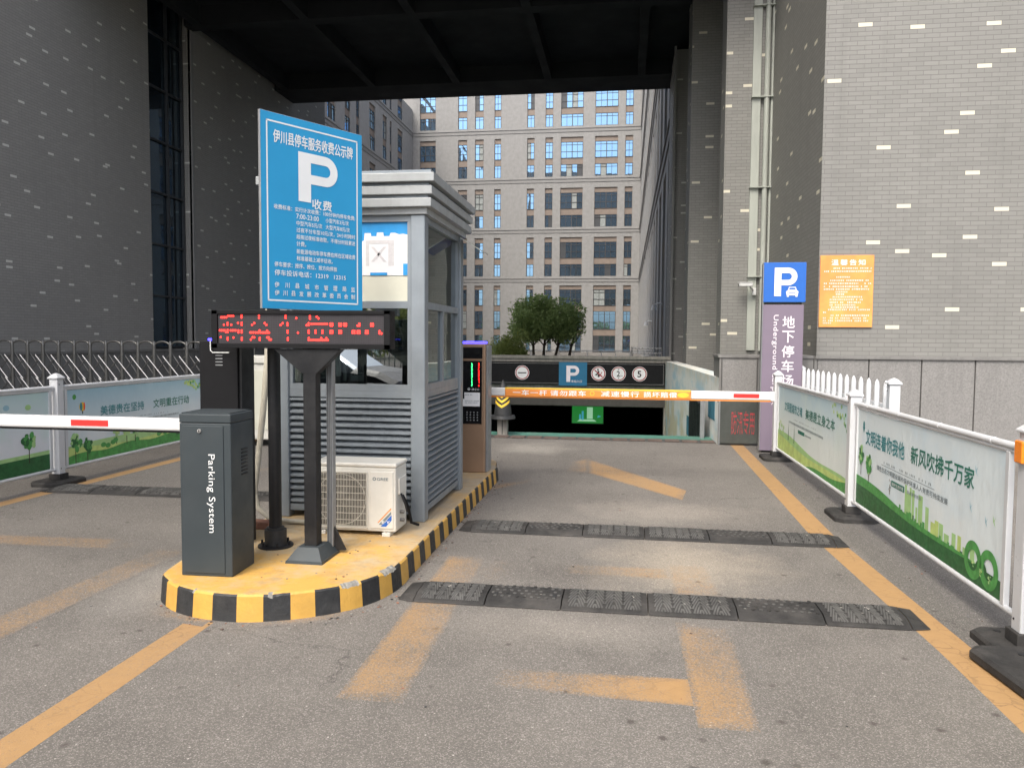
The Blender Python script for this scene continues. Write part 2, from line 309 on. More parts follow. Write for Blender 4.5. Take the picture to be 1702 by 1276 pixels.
# ------------------------------------------------------------------ mesh building
class MB:
    def __init__(s): s.v = []; s.f = []; s.mi = []; s.sm = []; s.mats = []; s.wear = {}
    def mid(s, m):
        m = M[m] if isinstance(m, str) else m
        if m not in s.mats: s.mats.append(m)
        return s.mats.index(m)
    def add(s, vs, fs, m, smooth=False, xf=None):
        k = len(s.v); i = s.mid(m)
        s.v += [tuple(xf @ Vector(q)) if xf else tuple(q) for q in vs]
        for f in fs: s.f.append(tuple(a + k for a in f)); s.mi.append(i); s.sm.append(smooth)
        return k
    def box(s, x0, x1, y0, y1, z0, z1, m, xf=None, bev=0.):
        if x0 > x1: x0, x1 = x1, x0
        if y0 > y1: y0, y1 = y1, y0
        if z0 > z1: z0, z1 = z1, z0
        if bev <= 0:
            vs = [(x0, y0, z0), (x1, y0, z0), (x1, y1, z0), (x0, y1, z0), (x0, y0, z1), (x1, y0, z1), (x1, y1, z1), (x0, y1, z1)]
            s.add(vs, [(0, 3, 2, 1), (4, 5, 6, 7), (0, 1, 5, 4), (1, 2, 6, 5), (2, 3, 7, 6), (3, 0, 4, 7)], m, False, xf)
        else:
            b = bmesh.new(); bmesh.ops.create_cube(b, size=1)
            for q in b.verts: q.co = Vector(((x0 + x1) / 2 + q.co.x * (x1 - x0), (y0 + y1) / 2 + q.co.y * (y1 - y0), (z0 + z1) / 2 + q.co.z * (z1 - z0)))
            bmesh.ops.bevel(b, geom=b.edges[:], offset=bev, segments=2, affect='EDGES', profile=.5)
            s.add([tuple(q.co) for q in b.verts], [tuple(q.index for q in f.verts) for f in b.faces], m, False, xf); b.free()
    def frustum(s, cx, cy, z0, z1, a0, b0, a1, b1, m, xf=None, bev=0):      # half sizes bottom and top
        vs = [(cx - a0, cy - b0, z0), (cx + a0, cy - b0, z0), (cx + a0, cy + b0, z0), (cx - a0, cy + b0, z0), (cx - a1, cy - b1, z1), (cx + a1, cy - b1, z1), (cx + a1, cy + b1, z1), (cx - a1, cy + b1, z1)]
        s.add(vs, [(0, 3, 2, 1), (4, 5, 6, 7), (0, 1, 5, 4), (1, 2, 6, 5), (2, 3, 7, 6), (3, 0, 4, 7)], m, False, xf)
    def cyl(s, cx, cy, z0, z1, r0, m, r1=None, n=20, xf=None, smooth=True):
        r1 = r0 if r1 is None else r1
        vs = [(cx + r0 * cos(2 * pi * i / n), cy + r0 * sin(2 * pi * i / n), z0) for i in range(n)] + [(cx + r1 * cos(2 * pi * i / n), cy + r1 * sin(2 * pi * i / n), z1) for i in range(n)]
        s.add(vs, [(i, (i + 1) % n, n + (i + 1) % n, n + i) for i in range(n)], m, smooth, xf)
        s.add(vs[:n], [tuple(range(n - 1, -1, -1))], m, False, xf); s.add(vs[n:], [tuple(range(n))], m, False, xf)
    def tube(s, pts, r, m, n=8, caps=True, xf=None):
        pts = [Vector(p) for p in pts]; rs = r if isinstance(r, (list, tuple)) else [r] * len(pts); vs = []; prev = None
        for i, p in enumerate(pts):
            d = (pts[min(i + 1, len(pts) - 1)] - pts[max(i - 1, 0)]).normalized()
            a = d.orthogonal().normalized() if prev is None else (prev - d * prev.dot(d)).normalized()
            prev = a; b = d.cross(a)
            vs += [tuple(p + (a * cos(2 * pi * j / n) + b * sin(2 * pi * j / n)) * rs[i]) for j in range(n)]
        fs = [(i * n + j, i * n + (j + 1) % n, (i + 1) * n + (j + 1) % n, (i + 1) * n + j) for i in range(len(pts) - 1) for j in range(n)]
        s.add(vs, fs, m, n > 4, xf)
        if caps:
            s.add(vs[:n], [tuple(range(n - 1, -1, -1))], m, False, xf); s.add(vs[-n:], [tuple(range(n))], m, False, xf)
    def poly(s, pts, m, xf=None): s.add(pts, [tuple(range(len(pts)))], m, False, xf)
    def prism(s, pts, z0, z1, m, top=None, xf=None):            # ccw outline extruded along z
        n = len(pts)
        s.add([(x, y, z0) for x, y in pts] + [(x, y, z1) for x, y in pts], [(i, (i + 1) % n, n + (i + 1) % n, n + i) for i in range(n)], m, False, xf)
        s.add([(x, y, z1) for x, y in pts], [tuple(range(n))], top or m, False, xf)
        s.add([(x, y, z0) for x, y in pts], [tuple(range(n - 1, -1, -1))], m, False, xf)
    def disc(s, cx, y, cz, r, m, n=24, r_in=0., sx=1.):         # a disc or ring in the local XZ plane facing -Y
        o = [(cx + r * sx * cos(2 * pi * i / n), y, cz + r * sin(2 * pi * i / n)) for i in range(n)]
        if r_in <= 0: s.add(o, [tuple(range(n))], m)
        else:
            q = [(cx + r_in * sx * cos(2 * pi * i / n), y, cz + r_in * sin(2 * pi * i / n)) for i in range(n)]
            s.add(o + q, [(i, (i + 1) % n, n + (i + 1) % n, n + i) for i in range(n)], m)
    def rect(s, x0, x1, z0, z1, y, m): s.add([(x0, y, z0), (x1, y, z0), (x1, y, z1), (x0, y, z1)], [(0, 1, 2, 3)], m)
    def sheet(s, pts, y, m): s.add([(a, y, b) for a, b in pts], [tuple(range(len(pts)))], m)
    def build(s, name, parent=None, loc=None, shade=None):
        me = bpy.data.meshes.new(name); me.from_pydata(s.v, [], s.f)
        for m in s.mats: me.materials.append(m)
        me.polygons.foreach_set('material_index', s.mi); me.polygons.foreach_set('use_smooth', s.sm)
        me.update(); o = bpy.data.objects.new(name, me); COL.objects.link(o)
        if parent: o.parent = parent
        if loc: o.location = loc
        return o
def tag(o, label=None, cat=None, group=None, kind=None):
    for k, v in (('label', label), ('category', cat), ('group', group), ('kind', kind)):
        if v: o[k] = v
    return o
def thing(name, label, cat, loc=(0, 0, 0), rz=0., group=None):
    o = bpy.data.objects.new(name, None); COL.objects.link(o); o.location = loc; o.rotation_euler = (0, 0, rz); o.empty_display_size = .2
    return tag(o, label, cat, group)
def copy_tree(o, parent=None, **tags):
    c = o.copy(); COL.objects.link(c); c.parent = parent
    for ch in list(o.children): copy_tree(ch, c)
    for k, v in tags.items(): c[k] = v
    return c
_g = {}
def glyphs(text, bold, sp=1.0):
    k = (text, bold, sp)
    if k not in _g:
        c = bpy.data.curves.new('lettering', 'FONT'); c.body = text; c.offset = 0; c.resolution_u = 3; c.space_character = sp
        o = bpy.data.objects.new('lettering', c); me = bpy.data.meshes.new_from_object(o)
        vs = [(v.co.x, v.co.y) for v in me.vertices]; fs = [tuple(p.vertices) for p in me.polygons]
        bpy.data.objects.remove(o); bpy.data.curves.remove(c); bpy.data.meshes.remove(me)
        x0, x1 = min(a for a, b in vs), max(a for a, b in vs); y0, y1 = min(b for a, b in vs), max(b for a, b in vs)
        _g[k] = ([(a - x0, b - y0) for a, b in vs], fs, x1 - x0, y1 - y0)
    return _g[k]
def write(mb, text, x, z, y, m, w=None, h=None, bold=.01, rot=0, align='L', sp=1.0):
    # text in the local XZ plane facing -Y; (x, z) = lower left of the box (or its centre with align C); rot=-90 reads downward
    if bold > .004:
        e = bold * .8 * (h or .05) * 1.1
        for k, (dx, dz) in enumerate(((-e, 0), (e, 0), (0, -e), (0, e))): write(mb, text, x + dx, z + dz, y - .00012 * k, m, w, h, 0, rot, align, sp)
        return
    vs, fs, W, H = glyphs(text, 0, sp)
    kx = (w / W) if w else None; kz = (h / H) if h else None
    kx = kx or kz; kz = kz or kx
    out = []
    for a, b in vs:
        a, b = a * kx, b * kz
        if align == 'C': a -= W * kx / 2; b -= H * kz / 2
        if rot == -90: a, b = b, -a
        out.append((x + a, y, z + b))
    # face orientation is already +Z in glyph space -> -Y here
    mb.add(out, fs, m)
def bigP(mb, x, z, w, h, y, m, st=.31, bowl=.62, th=.19):
    # heavy sans P drawn as stem and bowl
    s_ = w * st; mb.rect(x, x + s_, z, z + h, y, m)
    bh = h * bowl; ro = bh / 2; ri = ro - h * th; cx = x + w - ro; cz = z + h - ro; n = 18
    o = [(x + s_, z + h)] + [(cx + ro * cos(pi / 2 - pi * i / n), cz + ro * sin(pi / 2 - pi * i / n)) for i in range(n + 1)] + [(x + s_, z + h - bh)]
    q = [(x + s_, cz + ri)] + [(cx + ri * cos(pi / 2 - pi * i / n), cz + ri * sin(pi / 2 - pi * i / n)) for i in range(n + 1)] + [(x + s_, cz - ri)]
    for i in range(len(o) - 1): mb.sheet([o[i], q[i], q[i + 1], o[i + 1]], y, m)
def tiny(mb, x0, x1, z, h, y, m, dens=.75, seed=0, gap=.35):   # a line of print too small to read
    r = random.Random(seed); x = x0
    while x < x1 - h * .5:
        wd = h * r.uniform(.7, .95)
        if r.random() < dens + .15:
            for q in range(3): mb.rect(x, x + wd * r.uniform(.7, 1), z + h * (q * .36), z + h * (q * .36 + .17), y, m)
            mb.rect(x + wd * r.uniform(.1, .6), x + wd * r.uniform(.65, .8), z, z + h, y - .0004, m)
        x += h * (1 + gap * .4)

# ================================================================== SETTING
def setting():
    mb = MB()
    B = 600
    for x0, x1, y0, y1 in ((-B, B, -B, 13.2), (-B, -4.3, 13.2, B), (1.44, B, 13.2, B), (-4.3, 1.44, 22.4, B)):
        mb.poly([(x0, y0, 0), (x1, y0, 0), (x1, y1, 0), (x0, y1, 0)], 'asphalt')
    tag(mb.build('ground'), kind='structure')
    mb = MB(); mb.poly([(-4.3, 13.2, 0), (1.44, 13.2, 0), (1.44, 22.2, -1.9), (-4.3, 22.2, -1.9)], 'green')
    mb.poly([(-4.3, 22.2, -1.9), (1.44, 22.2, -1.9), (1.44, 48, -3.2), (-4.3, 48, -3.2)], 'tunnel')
    tag(mb.build('ramp'), kind='structure')
    mb = MB(); mb.poly([(-4.0, 12.72, .004), (2.4, 12.72, .004), (2.4, 13.2, .004), (-4.0, 13.2, .004)], 'green')
    tag(mb.build('antislip_strip'), kind='structure')
    mb = MB(); r = random.Random(3); x = -4.0
    mb.poly([(-4.0, 12.36, .004), (2.6, 12.36, .004), (2.6, 12.70, .004), (-4.0, 12.70, .004)], 'joint')
    while x < 2.5:
        wv = .2 + .04 * r.random(); mb.box(x, x + wv, 12.39, 12.67, .002, .012 + .003 * r.random(), 'drain'); x += wv + .05
    tag(mb.build('drain_cover_strip'), kind='structure')
    # painted markings : strips with a wear value at each corner
    mb = MB(); wear = []; zq = [.0004]
    def q(pts, ws, nx=1, ny=6):
        zq[0] += .00005; a, b, c, d = [Vector((*p, zq[0])) for p in pts]; wa, wb, wc, wd = ws; k = len(mb.v); vs = []
        for j in range(ny + 1):
            t = j / ny
            for i in range(nx + 1):
                u = i / nx; p = (a * (1 - u) + b * u) * (1 - t) + (d * (1 - u) + c * u) * t
                vs.append(tuple(p)); wear.append((wa * (1 - u) + wb * u) * (1 - t) + (wd * (1 - u) + wc * u) * t + (.22 if nx > 1 and (i in (0, nx) or j in (0, ny)) else 0))
        mb.add(vs, [(j * (nx + 1) + i, j * (nx + 1) + i + 1, (j + 1) * (nx + 1) + i + 1, (j + 1) * (nx + 1) + i) for j in range(ny) for i in range(nx)], 'paint')
    L = .28
    q([(1.66, 1.6), (1.85, 1.6), (1.82, 4.2), (1.63, 4.2)], (L,) * 4)
    q([(1.63, 4.2), (1.82, 4.2), (1.72, 6.6), (1.53, 6.6)], (L,) * 4)
    q([(1.53, 6.6), (1.72, 6.6), (1.80, 12.36), (1.61, 12.36)], (L, L, .42, .42))
    q([(1.61, 12.72), (1.80, 12.72), (1.62, 13.18), (1.30, 13.18)], (.35,) * 4)
    q([(-2.44, 1.5), (-2.25, 1.5), (-2.27, 3.99), (-2.43, 3.99)], (.30, .30, .42, .42))
    q([(-5.98, 4.5), (-5.82, 4.5), (-5.78, 6.9), (-5.94, 6.9)], (.4,) * 4)
    q([(-5.94, 6.9), (-5.78, 6.9), (-5.62, 11.5), (-5.80, 11.5)], (.38,) * 4)
    q([(-1.26, 3.22), (-.95, 3.22), (-.98, 5.56), (-1.27, 5.52)], (.56, .66, .82, .55), 8, 20)
    q([(-.98, 4.9), (-.62, 4.9), (-.62, 5.56), (-.97, 5.56)], (.75, 1.2, 1.15, .72), 3, 4)
    q([(-.62, 3.44), (.32, 3.40), (.32, 3.67), (-.62, 3.67)], (.86, .30, .30, .92), 18, 6)
    q([(.32, 3.21), (.57, 3.21), (.62, 4.42), (.30, 4.42)], (.50, .60, .9, .62), 8, 14)
    q([(.32, 4.9), (.62, 4.9), (.60, 5.6), (.30, 5.6)], (.66, .72, .80, .70), 8, 10)
    q([(-.42, 5.22), (.32, 5.22), (.32, 5.48), (-.42, 5.48)], (.84, .62, .64, .84), 12, 6)
    # arrow: right arm, and what is left of the left arm
    q([(-.42, 9.30), (.58, 7.88), (.66, 8.40), (-.50, 10.45)], (.50, .42, .42, .62), 14, 8)
    q([(-1.40, 8.05), (-.94, 8.62), (-1.02, 8.85), (-1.40, 8.38)], (.50, .85, .85, .50), 3, 2)
    q([(-.74, 9.1), (-.42, 9.30), (-.50, 10.45), (-.70, 10.2)], (1.0, .60, .62, .85), 6, 6)
    # left lane: faded strokes
    q([(-3.55, 2.9), (-3.25, 2.9), (-3.22, 5.4), (-3.50, 5.4)], (.58, .66, .82, .85), 8, 20)
    q([(-5.2, 5.23), (-3.80, 5.27), (-3.95, 5.56), (-5.2, 5.50)], (.70, .70, .72, .64), 14, 6)
    q([(-3.8, 5.27), (-3.55, 5.3), (-3.6, 5.56), (-3.95, 5.56)], (.68, 1.1, 1.1, .70), 3, 2)
    q([(-4.9, 7.9), (-3.0, 10.2), (-3.0, 10.6), (-5.1, 8.2)], (.75, .8, .8, .75), 3, 2)
    # overspray at the island's foot
    q([(-2.75, 4.02), (-2.3, 3.92), (-2.3, 4.05), (-2.7, 4.15)], (.95, .75, .45, .75), 4, 2)
    q([(-2.0, 3.95), (-1.55, 4.12), (-1.6, 4.3), (-2.0, 4.06)], (.8, .95, .6, .5), 4, 2)
    q([(-1.45, 4.9), (-1.34, 4.9), (-1.34, 6.2), (-1.45, 6.2)], (.6, 1.05, 1.05, .6), 3, 5)
    q([(-3.0, 12.74), (-2.2, 12.74), (-2.0, 13.18), (-2.4, 13.18)], (.7, .5, .6, .8), 3, 2)
    o = mb.build('road_markings'); at = o.data.attributes.new('wear', 'FLOAT', 'POINT'); at.data.foreach_set('value', wear)
    tag(o, kind='structure')
setting()

# ================================================================== BUILDINGS
def downspout(parent, x, y, z0, z1):
    mb = MB(); mb.box(x - .085, x + .085, y - .06, y, z0, z1, 'pipe', bev=.01)
    mb.tube([(x + .20, y - .06, z0), (x + .20, y - .06, z1)], .055, 'pipe', 12)
    mb.tube([(x + .31, y - .04, z0), (x + .31, y - .04, z1)], .03, 'pipe', 10)
    for z in (2.9, 4.7, 6.5, 8.3, 10.1): mb.box(x - .1, x + .36, y - .125, y, z, z + .02, 'pipe')
    mb.build('downspout', parent)
def right_building():
    r = thing('brick_building', 'tall grey brick building with scattered pale bricks on the right above a granite plinth', 'building', (2.85, 12.3, 0))
    lx, ly = -2.85, -12.3
    mb = MB()
    mb.box(2.85, 16, 12.3, 29, 1.38, 38, 'brick')
    mb.box(1.93, 2.849, 16.6, 17.4, .1, 38, 'brick')
    mb.box(1.50, 2.848, 20.0, 21.2, .3, 10.2, 'brick')
    mb.box(1.30, 2.847, 24.0, 26.4, .3, 10.2, 'brick_dark')
    mb.v = [(x + lx, y + ly, z) for x, y, z in mb.v]; mb.build('brick_wall', r)
    mb = MB(); mb.box(0.02, 13.2, -.035, 0.0, 0, 1.34, 'joint')
    x = 0.0; wd = .74
    while x < 13:
        mb.box(x + .009, x + wd - .009, -.06, -.03, 0, 1.335, 'stone', bev=.003); x += wd
    mb.box(-.03, 13.2, -.09, 0.0, 1.337, 1.38, 'stone2', bev=.004)
    mb.box(-.04, 0, -.06, 4.3, 0, 1.375, 'stone2')
    mb.build('plinth', r)
    mb = MB()                                                   # small granite block under the pillar
    X0, X1, Y0, Y1 = 1.42 + lx, 2.80 + lx, 12.25 + ly, 13.0 + ly
    mb.box(X0, X1, Y0, Y1, 0, 1.34, 'stone2'); mb.box(X0 - .02, X1, Y0 - .02, Y1, 1.342, 1.38, 'stone2')
    mb.box(X0 + .05, X0 + .55, Y0 - .012, Y0 - .002, .75, 1.30, 'stone'); mb.box(X0 + .03, X0 + .036, Y0 - .018, Y0 - .004, .70, 1.34, 'joint'); mb.box(X0 + .56, X0 + .566, Y0 - .018, Y0 - .004, .70, 1.34, 'joint')
    mb.build('pillar_base', r)
    downspout(r, 2.53 + lx, 16.6 + ly, 1.4, 14)
    mb = MB(); mb.box(1.27 + lx, 1.34 + lx, 23.7 + ly, 23.8 + ly, .4, 10.2, 'farwing'); mb.build('metal_post', r)
    return r
right_building()
def left_building():
    r = thing('brick_building', 'tall dark grey brick building at left with a full-height strip of dark glass', 'building', (-12, 13, 0)); ox, oy = 12, -13
    mb = MB()
    mb.box(-22, -12, -6, 18.4, 1.28, 38, 'brick_dark'); mb.box(-22, -12, 20.3, 30, 1.28, 38, 'brick_dark'); mb.box(-22, -12.35, 18.4, 20.3, 1.2, 38, 'brick_dark')
    mb.box(-12.06, -11.97, 20.3, 20.42, 1.28, 10.2, 'farwing')
    mb.v = [(x + ox, y + oy, z) for x, y, z in mb.v]; mb.build('brick_wall', r)
    mb = MB(); mb.box(-12.08, -11.96, -6, 30, 0, 1.22, 'stone2'); mb.box(-12.1, -11.93, -6, 30, 1.222, 1.28, 'stone2')
    y = -6
    while y < 30: mb.box(-11.962, -11.957, y, y + .008, 0, 1.22, 'joint'); y += .8
    for z in (.4, .8): mb.box(-11.962, -11.957, -6, 30, z, z + .006, 'joint')
    mb.v = [(x + ox, y + oy, z) for x, y, z in mb.v]; mb.build('plinth', r)
    wn = MB(); pn = MB()
    pn.box(-12.30, -12.28, 18.42, 20.28, 1.3, 18, 'glass_dark')
    for y in (18.42, 19.5, 20.22): wn.box(-12.27, -12.2, y, y + .06, 1.3, 18, 'wframe')
    z = 1.3
    while z < 18: wn.box(-12.27, -12.21, 18.42, 20.28, z, z + .05, 'wframe'); z += 1.35
    for mb in (wn, pn): mb.v = [(x + ox, y + oy, z) for x, y, z in mb.v]
    w_ = wn.build('window', r); pn.build('pane', w_)
    return r
left_building()
def bridge_building():
    r = thing('building_overpass', 'dark underside of the block bridging the two brick buildings over the lane', 'building', (-5, 16, 10))
    ox, oy, oz = 5, -16, -10
    def sh(mb): mb.v = [(x + ox, y + oy, z + oz) for x, y, z in mb.v]; return mb
    mb = MB(); mb.box(-12, 2.85, 14.6, 27.0, 10.55, 38, 'brick_dark'); sh(mb).build('block', r)
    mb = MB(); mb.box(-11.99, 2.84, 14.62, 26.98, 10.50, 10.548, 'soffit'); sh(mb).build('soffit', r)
    for y0, y1 in ((14.62, 15.2), (20.0, 20.4), (25.5, 26.99)):
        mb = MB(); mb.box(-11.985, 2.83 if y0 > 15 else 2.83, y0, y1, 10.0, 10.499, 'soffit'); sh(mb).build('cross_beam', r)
    for x in (-11.6, -8.55, -5.66, -2.63, .35):
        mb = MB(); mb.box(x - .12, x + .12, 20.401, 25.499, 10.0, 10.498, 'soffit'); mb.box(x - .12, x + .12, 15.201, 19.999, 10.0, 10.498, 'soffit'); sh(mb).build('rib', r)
    return r
bridge_building()

BANDS = [9.27, 15.5, 21.87, 28.15, 34.5]
def facade(root, f, cols, u0, u1, ztop, wall, full=False, wingspan=False, groups_from=0, mull=True):
    """f(u, depth, z) -> local point; depth grows inward. Builds wall and windows in the facade's own grid."""
    def bx(mb, a0, a1, d0, d1, z0, z1, m):
        vs = [f(a0, d0, z0), f(a1, d0, z0), f(a1, d1, z0), f(a0, d1, z0), f(a0, d0, z1), f(a1, d0, z1), f(a1, d1, z1), f(a0, d1, z1)]
        mb.add(vs, [(0, 3, 2, 1), (4, 5, 6, 7), (0, 1, 5, 4), (1, 2, 6, 5), (2, 3, 7, 6), (3, 0, 4, 7)], m)
    D = .30
    mb = MB(); bx(mb, u0, u1, D, D + .6, 0, ztop, wall)
    edges = [u0] + [q for c in cols for q in c] + [u1]
    for i in range(0, len(edges), 2): bx(mb, edges[i], edges[i + 1], 0, D - .001, 0, ztop, wall)
    grp = [(0, 8.52, [(0.05, 2.14), (2.92, 5.24), (5.94, 8.02)])]
    for b in BANDS[:-1]: grp.append((b + .42, b + 5.37, [(b + .42, b + 1.97), (b + 2.73, b + 4.77)]))
    zz = 0
    for c0, c1 in cols:
        zprev = 0
        for g0, g1, _ in grp:
            bx(mb, c0 + .001, c1 - .001, .01, D - .002, zprev, g0, wall); zprev = g1
        bx(mb, c0 + .001, c1 - .001, .01, D - .002, zprev, ztop, wall)
    for b in BANDS: bx(mb, u0, u1, -.06, .001, b - .30, b + .10, 'far_band'); bx(mb, u0, u1, -.13, .001, b + .102, b + .17, 'far_band')
    mb.build('wall', root)
    sp = MB()
    for c0, c1 in cols:
        for g0, g1, ws in grp: bx(sp, c0 + .002, c1 - .002, .16, D - .003, g0, g1, 'spandrel')
    sp.build('spandrels', root)
    r = random.Random(5)
    for c0, c1 in cols:
        for g0, g1, ws in grp:
            for w0, w1 in ws:
                fr = MB(); wd = c1 - c0
                bx(fr, c0 + .02, c1 - .02, .10, .15, w0, w0 + .06, 'wframe'); bx(fr, c0 + .02, c1 - .02, .10, .15, w1 - .06, w1, 'wframe')
                nm = max(2, round(wd / .75)); hz = w0 + (w1 - w0) * (.38 if w1 - w0 > 1.8 else 0)
                bx(fr, c0 + .02, c1 - .02, .102, .148, w1 - .4, w1 - .35, 'wframe')
                if w1 - w0 > 1.8: bx(fr, c0 + .02, c1 - .02, .102, .148, hz, hz + .06, 'wframe')
                for k in range(nm + 1):
                    u = c0 + .02 + (wd - .1) * k / nm
                    thick = .10 if (k == nm // 2 and wd > 2) else .05
                    bx(fr, u, u + thick, .104, .146, w0 + .061, w1 - .061, 'wframe')
                o = fr.build('window', root)
                pn = MB()
                for k in range(nm):                                  # each leaf hangs a hair out of true, as real sashes do
                    ua = c0 + .05 + (wd - .1) * k / nm; ub = c0 + .05 + (wd - .1) * (k + 1) / nm
                    t1, t2 = r.uniform(-.004, .004), r.uniform(-.004, .004); d = .152
                    gm = 'glass_far'
                    rr = r.random()
                    if rr < .07: gm = 'curtain'
                    elif rr < .11: gm = 'wframe'
                    pn.add([f(ua, d + t1, w0 + .03), f(ub, d + t2, w0 + .03), f(ub, d + t2 + .002, w1 - .03), f(ua, d + t1 + .002, w1 - .03)], [(0, 1, 2, 3)], gm)
                pn.build('pane', o)
def far_building():
    r = thing('office_building', 'beige multi-storey office block closing the far end of the courtyard', 'building', (-13, 100, 0))
    cols = [(-27.02, -24.91), (-21.93, -20.73), (-19.7, -18.58), (-17.16, -16.29), (-12.92, -11.98), (-10.58, -9.61), (-8.61, -5.77), (-4.28, -1.4), (-.49, .48)]
    facade(r, lambda u, d, z: (u + 13, d, z), cols, -38, 2.0, 38, 'far')
    r = thing('office_building', 'beige office wing along the left side of the courtyard seen edge-on', 'building', (-28, 50, 0))
    cols = [(56.5, 59.5), (61.5, 63.0), (64.6, 67.8), (70.6, 72.8), (75.2, 76.9), (78.5, 79.6), (82.7, 84.8), (87.4, 89.0), (90.1, 90.9), (93.3, 95.4)]
    facade(r, lambda u, d, z: (-d, u - 50, z), cols, 52, 99.9, 31.3, 'farwing')
    r = thing('office_building', 'beige office wing along the right side of the courtyard with close-set piers', 'building', (1.5, 60, 0))
    cols = [(28.6 + 4.1 * k, 30.9 + 4.1 * k) for k in range(17)]
    facade(r, lambda u, d, z: (d, u - 60, z), cols, 27.2, 99.9, 36, 'farwing')
far_building()

# underground car park mouth
def portal():
    r = thing('garage_entrance', 'concrete mouth of the underground car park with a stained parapet', 'garage entrance', (-1.5, 22, 0)); ox, oy = 1.5, -22
    def sh(mb): mb.v = [(x + ox, y + oy, z) for x, y, z in mb.v]; return mb
    mb = MB(); mb.box(-4.6, 1.20, 22.0, 22.4, -.28, 1.06, 'concrete'); mb.box(-4.6, 1.22, 21.95, 22.45, 1.062, 1.14, 'concrete'); sh(mb).build('lintel', r)
    mb = MB(); mb.box(-4.6, -4.2, 21.9, 22.3, -2.4, -.282, 'concrete'); sh(mb).build('pier', r)
    mb = MB(); mb.box(1.06, 1.44, 21.9, 22.3, -2.4, -.282, 'concrete'); sh(mb).build('pier', r)
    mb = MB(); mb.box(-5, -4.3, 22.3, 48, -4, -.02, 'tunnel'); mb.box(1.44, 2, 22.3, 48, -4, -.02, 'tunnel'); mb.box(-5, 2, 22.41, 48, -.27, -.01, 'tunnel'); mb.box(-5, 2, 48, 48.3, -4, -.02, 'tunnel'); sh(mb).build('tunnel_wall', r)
    mb = MB(); mb.box(-4.6, 1.1, 21.9, 21.998, -.26, -.02, 'acdark'); sh(mb).build('roller_shutter_box', r)
    # mural wall on the right of the ramp, low wall on its left
    mb = MB()
    a = [(1.42, 12.27), (1.09, 21.9)]
    t = .3
    pts = [(a[0][0], a[0][1]), (a[0][0] + t, a[0][1]), (a[1][0] + t, a[1][1]), (a[1][0], a[1][1])]
    zt = [1.03, 1.03, 1.02, 1.02]
    vs = [(x, y, -2.4) for x, y in pts] + [(x, y, z) for (x, y), z in zip(pts, zt)]
    mb.add(vs, [(0, 3, 2, 1), (4, 5, 6, 7), (0, 1, 5, 4), (1, 2, 6, 5), (2, 3, 7, 6), (3, 0, 4, 7)], 'mural')
    sh(mb).build('mural_wall', r)
    mb = MB(); mb.box(-4.6, -4.3, 13.2, 21.9, -2.4, .95, 'concrete'); sh(mb).build('ramp_wall', r)
    def onwall(y0, y1, z0, z1, m, d=.006):
        f = lambda y: 1.42 + (1.09 - 1.42) * (y - 12.27) / (21.9 - 12.27) - d
        mb = MB(); vs = [(f(y0), y0, z0), (f(y1), y1, z0), (f(y1), y1, z1), (f(y0), y0, z1)] + [(f(y0) + d - .001, y0, z0), (f(y1) + d - .001, y1, z0), (f(y1) + d - .001, y1, z1), (f(y0) + d - .001, y0, z1)]
        mb.add(vs, [(0, 1, 2, 3), (4, 7, 6, 5), (0, 4, 5, 1), (3, 2, 6, 7), (0, 3, 7, 4), (1, 5, 6, 2)], m); return mb
    for y0, y1, z0, z1 in ((12.62, 13.35, .33, .70), (15.8, 16.5, -.35, .05)):
        mb = MB()
        for a0, a1, b0, b1 in ((y0, y1, z0, z0 + .03), (y0, y1, z1 - .03, z1), (y0, y0 + .06, z0, z1), (y1 - .06, y1, z0, z1), (y0 + .2, y0 + .24, z0, z1), (y0 + .4, y0 + .44, z0, z1)):
            q = onwall(a0, a1, b0, b1, 'muralblue'); k = len(mb.v); mb.add(q.v, q.f, 'muralblue')
        q = onwall(y0 + .05, y1 - .05, z0 + .02, z1 - .02, 'pb', .004); mb.add(q.v, q.f, 'muralblue')
        sh(mb).build('painted_window', r)
    # sign over the mouth
    s = thing('parking_sign_board', 'long black sign over the ramp with a blue P panel and round limit signs', 'sign', (-1.42, 21.93, .32))
    mb = MB(); mb.box(-2.48, 2.50, -.03, .015, 0, .65, 'blackm'); 
    for x0, x1, z0, z1 in ((-2.44, 2.46, .04, .05), (-2.44, 2.46, .60, .61), (-2.44, -2.43, .05, .60), (2.45, 2.46, .05, .60)): mb.rect(x0, x1, z0, z1, -.033, 'stone')
    mb.build('board', s)
    mb = MB(); mb.box(-.45, .34, -.05, -.031, -.02, .645, 'blue3'); bigP(mb, -.24, .09, .36, .46, -.053, 'letter_pale'); write(mb, '车站入口', -.10, .075, -.056, 'letter_pale', w=.30, h=.07, bold=.01); mb.build('parking_panel', s)
    for i, cx in enumerate((-1.50, .66, 1.22, 1.80)):
        mb = MB(); mb.disc(cx, -.036, .335, .20, 'paper', 32); mb.disc(cx, -.039, .335, .20, 'letter_red', 32, .165); mb.disc(cx, -.0395, .335, .205, 'paper', 32, .192)
        if i == 0: mb.rect(cx - .12, cx + .12, .315, .345, -.042, 'letter_black')
        if i == 1:
            mb.sheet([(cx - .02, .42), (cx + .03, .40), (cx + .02, .34), (cx - .06, .28), (cx - .10, .30), (cx - .03, .35)], -.042, 'letter_black')
            mb.sheet([(cx - .02, .30), (cx + .03, .34), (cx + .05, .30), (cx + .02, .23), (cx - .02, .24)], -.0423, 'letter_black'); mb.rect(cx - .04, cx + .01, .425, .465, -.042, 'letter_black')
            mb.sheet([(cx - .12, .42), (cx - .10, .445), (cx + .125, .25), (cx + .105, .225)], -.044, 'letter_red'); mb.sheet([(cx + .02, .26), (cx + .04, .255), (cx + .11, .38), (cx + .09, .385)], -.0445, 'letter_red')
